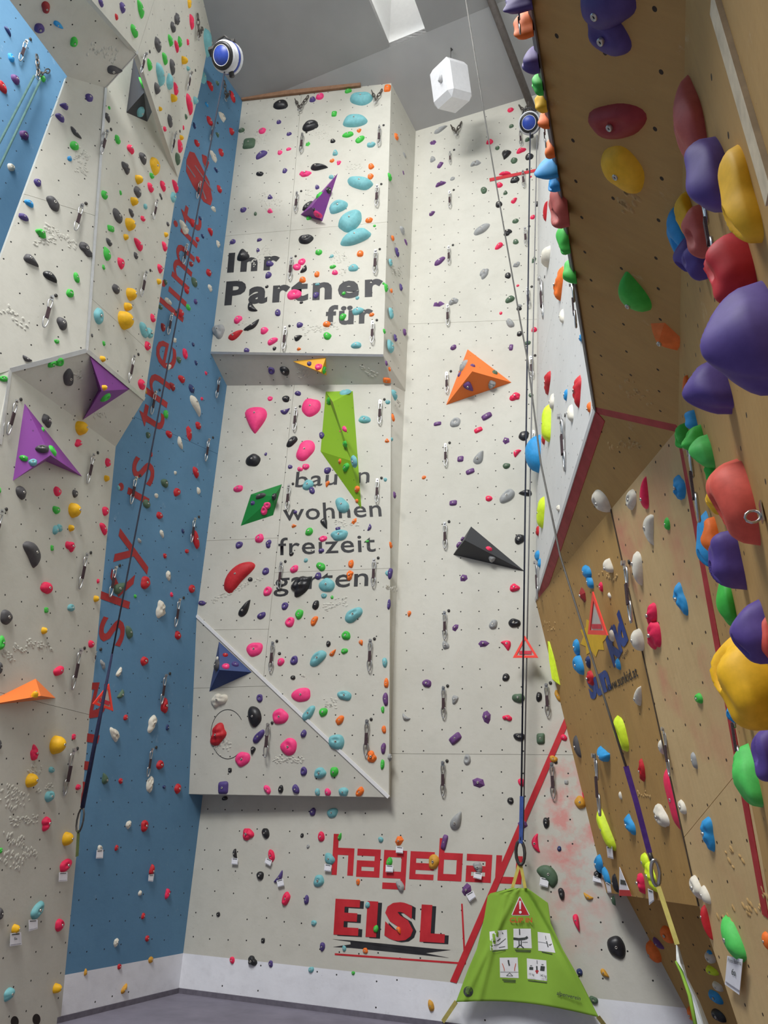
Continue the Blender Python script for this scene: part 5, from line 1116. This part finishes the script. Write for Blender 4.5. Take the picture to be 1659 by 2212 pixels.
# route cards below starting holds
def card(px, key, lab, grade=None, name_=None):
    pl = FAC[key][0]; c_ = link('route_card', prism(pl.off(0.03), [pl.at(x, y, 0.03) for x, y in px], 0.002), PAPER); tag(c_, lab, 'route card', 'paper route cards')
    q = [np.array(p) for p in px]
    def sub(a, b): return q[0] * (1 - a) * (1 - b) + q[1] * a * (1 - b) + q[2] * a * b + q[3] * (1 - a) * b
    link('title_line', flat(pl, [tuple(sub(*s)) for s in ((0.15, 0.08), (0.85, 0.08), (0.85, 0.16), (0.15, 0.16))], 0.033), GREYP, c_) if not name_ else text(name_, pl, tuple(sub(0.06, 0.06)), tuple(sub(0.95, 0.06)), tuple(sub(0.06, 0.2)), GREYP, c_, name='title', off=0.034)
    if grade: text(grade, pl, tuple(sub(0.36, 0.36)), tuple(sub(0.64, 0.36)), tuple(sub(0.36, 0.56)), GREYP, c_, name='grade', weight=0.01, off=0.034)
    link('small_print', flat(pl, [tuple(sub(*s)) for s in ((0.05, 0.88), (0.95, 0.88), (0.95, 0.92), (0.05, 0.92))], 0.033), plain('grey_print', (150, 150, 160), 0.7), c_)
def tq(t, *p): return [TP(t, *q) for q in p]
card(tq('G0', (90, 735), (180, 725), (186, 832), (86, 846)), 'L4', 'white route card marked 5a under a yellow hold at lower left', '5a')
card(tq('G0', (245, 620), (322, 618), (322, 695), (248, 718)), 'L4', 'creased white route card under a teal hold at lower left')
card(tq('G0', (505, 215), (576, 212), (574, 290), (502, 294)), 'L4', 'white route card under a pink hold on the left pillar edge')
card(tq('G0', (826, 25), (882, 20), (878, 95), (820, 97)), 'blue', 'white route card under a grey hold on the blue wall')
card(tq('G0', (1270, 235), (1316, 230), (1305, 294), (1265, 290)), 'blue', 'white route card under a red hold on the blue wall')
card(tq('G1', (398, 92), (450, 95), (446, 150), (394, 146)), 'back', 'white route card under a black hold at the far left of the rear wall')
card(tq('G1', (690, 90), (742, 115), (725, 162), (676, 135)), 'back', 'tilted white route card under a pink hold on the rear wall')
card(tq('G1', (778, 285), (835, 268), (844, 328), (792, 342)), 'back', 'white route card under a curved purple hold on the rear wall')
card(tq('G1', (1190, 142), (1248, 152), (1242, 210), (1185, 202)), 'back', 'white route card left of the red letter h')
card(tq('G2', (180, -8), (240, 0), (238, 54), (178, 48)), 'back', 'white route card under the orange hold above the red letters')
card(tq('G2', (92, 150), (156, 158), (152, 215), (90, 212)), 'back', 'white route card inside the red letter g')
card(tq('G2', (848, 212), (916, 222), (906, 278), (838, 262)), 'back', 'white route card under a grey hold on the last red a')
card(tq('G2', (775, 405), (838, 370), (862, 425), (808, 465)), 'back', 'tilted white route card under a plum hold beside the red stripe')
card(tq('G2', (1412, 255), (1485, 272), (1474, 346), (1402, 324)), 'back', 'white route card under the curved olive hold right of the gate')
card(tq('G3', (428, 200), (478, 222), (486, 255), (424, 240)), 'back', 'white route card half hidden behind the sky blue hold')
card(tq('G3', (520, -6), (560, -6), (570, 85), (530, 72)), 'Y3', 'white route card hanging on the ochre panel under a neon hold')
card(tq('G3', (812, 290), (848, 308), (856, 378), (822, 408)), 'Y3', 'white route card under the pink hold near the panel bottom')
card(tq('G3', (512, 240), (548, 262), (556, 322), (530, 322)), 'Y3', 'white route card at the lower left corner of the ochre panel')
card(tq('G3', (1372, 765), (1480, 790), (1456, 1040), (1354, 965)), 'Y4', 'large white route card reading Prima Ballerina 6a under the green hold', '6a', 'Prima Ballerina')

# ceiling things
e = empty('hanging_block'); hk = ceilA.at(974, 104); tag(e, 'white faceted block hanging on a thin wire from the ceiling', 'loudspeaker')
zz = [z for z in np.linspace(hk[2] - 2, hk[2], 400) if proj((hk[0], hk[1], z))[1] < 185]
cz = min(zz); e.location = (hk[0], hk[1], cz)
hw = 0.21; vs = []
for sx in (-1, 1):
    for sy in (-1, 1):
        for sz in (-1, 1):
            for k in range(3):
                v = [sx * 0.72, sy * 0.72, sz * 0.9]; v[k] = (sx, sy, sz)[k] * (1.0 if k < 2 else 1.28); vs.append(np.array(v) * hw)
import bmesh
bm = bmesh.new()
for v in vs: bm.verts.new(tuple(v))
bmesh.ops.convex_hull(bm, input=bm.verts); bme = bpy.data.meshes.new('block'); bm.to_mesh(bme); bm.free()
o = link('body', bme, plain('white_casing', (232, 232, 234), 0.5, var=0.03), e); o.rotation_euler = (0.25, -0.35, 0.5)
o2 = link('grille', tube([(-0.16, -0.15, -0.12), (-0.10, -0.17, 0.12)], 0.03, 6), plain('grey_casing', (190, 190, 192), 0.5), e)
link('wire', tube([(0, 0, 0.2), (0, 0, hk[2] - cz)], 0.004, 6), DARKST, e)
link('hook', tube([(0.0, 0, hk[2] - cz - 0.06), (0.02, 0, hk[2] - cz - 0.03), (0, 0, hk[2] - cz)], 0.008, 6), DARKST, e)
pa_, pb_ = ceilA.at(1064, 0), back.at(1152, 232, 0.05)
dv_ = nrm(pa_ - pb_)
o = link('ceiling_pipe', tube([pb_ - UP * 0.1, pa_ - UP * 0.1 + dv_ * 0.0, pa_ - UP * 0.1 + dv_ * 3], 0.05, 14), plain('pipe_grey', (98, 90, 84), 0.6)); tag(o, 'dark grey steel pipe running along the ceiling above the rear wall', 'pipe')
# bolt hanger at the right picture edge
e = empty('bolt_hanger'); tag(e, 'steel bolt hanger at the right picture edge on the near ochre wall', 'hanger')
q = Y5.at(1650, 1105); link('plate', bar(q - UP * 0.03 + Y5.n * 0.004, q + UP * 0.03 + Y5.n * 0.004, 0.03, Y5.n, 0.004), STEEL, e)
link('eye', tube([q + Y5.n * (0.03 + 0.02 * math.cos(t)) - UP * 0.01 + UP * 0.018 * math.sin(t) for t in [2 * math.pi * k / 10 for k in range(10)]], 0.004, 6, closed=True), STEEL, e)

# moulded relief patches in the panels: small scale-like bumps of the wall itself
def relief(t, x, y, w, h, rot, n, key=None, mat=None):
    cx, cy = TP(t, x, y); s = T[t][2]
    if key is None:
        for k_, poly in ORDER:
            if inside(poly, cx, cy): key = k_; break
        else: return
    pl, wl = FAC[key][0], FAC[key][1]; rn = random.Random(int(x + 13 * y)); vs = []; fs = []; th = math.radians(rot)
    for i in range(n):
        u = (rn.random() - 0.5) * w / s; v = (rn.random() - 0.5) * h / s * (0.5 + rn.random() * 0.5)
        p = (cx + u * math.cos(th) + v * math.sin(th), cy - u * math.sin(th) + v * math.cos(th)); c_ = pl.at(*p)
        a = rn.uniform(0.6, 1.3) * 0.020; b = a * 0.6; an = th + rn.uniform(-0.6, 0.6); k0_ = len(vs)
        e1_ = pl.e1 * math.cos(an) + pl.e2 * math.sin(an); e2_ = np.cross(pl.n, e1_)
        for r_, z in ((1, -0.001), (0.6, 0.0045)):
            for k in range(8): q = 2 * math.pi * k / 8; vs.append(c_ + e1_ * a * r_ * math.cos(q) + e2_ * b * r_ * math.sin(q) + pl.n * z)
        for k in range(8): fs.append([k0_ + k, k0_ + (k + 1) % 8, k0_ + 8 + (k + 1) % 8, k0_ + 8 + k])
        fs.append(list(range(k0_ + 8, k0_ + 16)))
    o = link('relief', mesh('relief', vs, fs, True), mat or plain_wall, wl); o['kind'] = 'stuff'
plain_wall = plain('relief_paint', (200, 198, 187), 0.8, var=0.05)
plain_ochre = plain('relief_ochre', (190, 154, 98), 0.8, var=0.08)
for a_ in ('A0 880 440 250 150 -20 40', 'A0 690 1330 120 200 60 34', 'A1 620 1180 90 200 90 30', 'A1 1180 1120 140 190 70 36', 'A1 1440 1420 130 60 0 18', 'B0 690 40 110 90 0 16', 'B0 520 600 330 90 -32 44', 'B0 380 640 180 70 10 24', 'B0 130 1290 250 110 -35 26',
           'B1 720 310 160 230 60 46', 'B1 1060 240 80 90 0 14', 'B1 640 760 200 130 30 34', 'B1 1330 810 200 170 -50 44', 'B1 1150 1380 300 80 10 44', 'B1 480 1330 90 60 0 14', 'B2 232 175 70 90 0 16', 'B2 190 890 90 110 0 20', 'C2 195 560 60 90 0 14', 'C1 1000 300 110 90 0 20', 'C1 1560 290 170 80 -25 24',
           'C0 680 310 70 120 70 18', 'C0 860 660 110 70 0 16', 'D0 75 1290 130 80 -20 22', 'D0 170 1235 130 60 -20 20', 'D0 340 1200 230 80 -10 34', 'D1 440 720 480 50 27 50', 'D1 1280 850 210 100 15 40', 'D1 1380 160 210 60 -5 26', 'E0 300 800 130 120 -40 22', 'E0 110 1050 190 260 60 50', 'E0 370 960 160 60 25 16', 'E0 210 1230 240 90 10 40', 'E0 130 1400 100 240 80 34',
           'E1 1240 230 110 100 0 24', 'E1 320 590 150 170 40 34', 'E1 880 715 260 70 0 44', 'G0 110 110 130 220 70 34', 'G0 250 40 80 200 80 20', 'D2 135 720 50 160 80 22', 'E1 1010 0 40 30 0 5'):
    f = a_.split(); relief(f[0], *[float(v) for v in f[1:6]], int(f[6]))
for a_ in ('B3 690 260 150 240 60 20', 'C3 740 380 260 140 -30 26', 'C3 650 750 240 70 0 24', 'D3 530 500 160 60 -15 14', 'D3 130 850 90 110 0 12', 'E3 800 840 120 60 0 10', 'G3 1400 90 130 160 -50 8', 'G3 1500 420 130 500 -65 22'):
    f = a_.split(); relief(f[0], *[float(v) for v in f[1:6]], int(f[6]), None, plain_ochre)
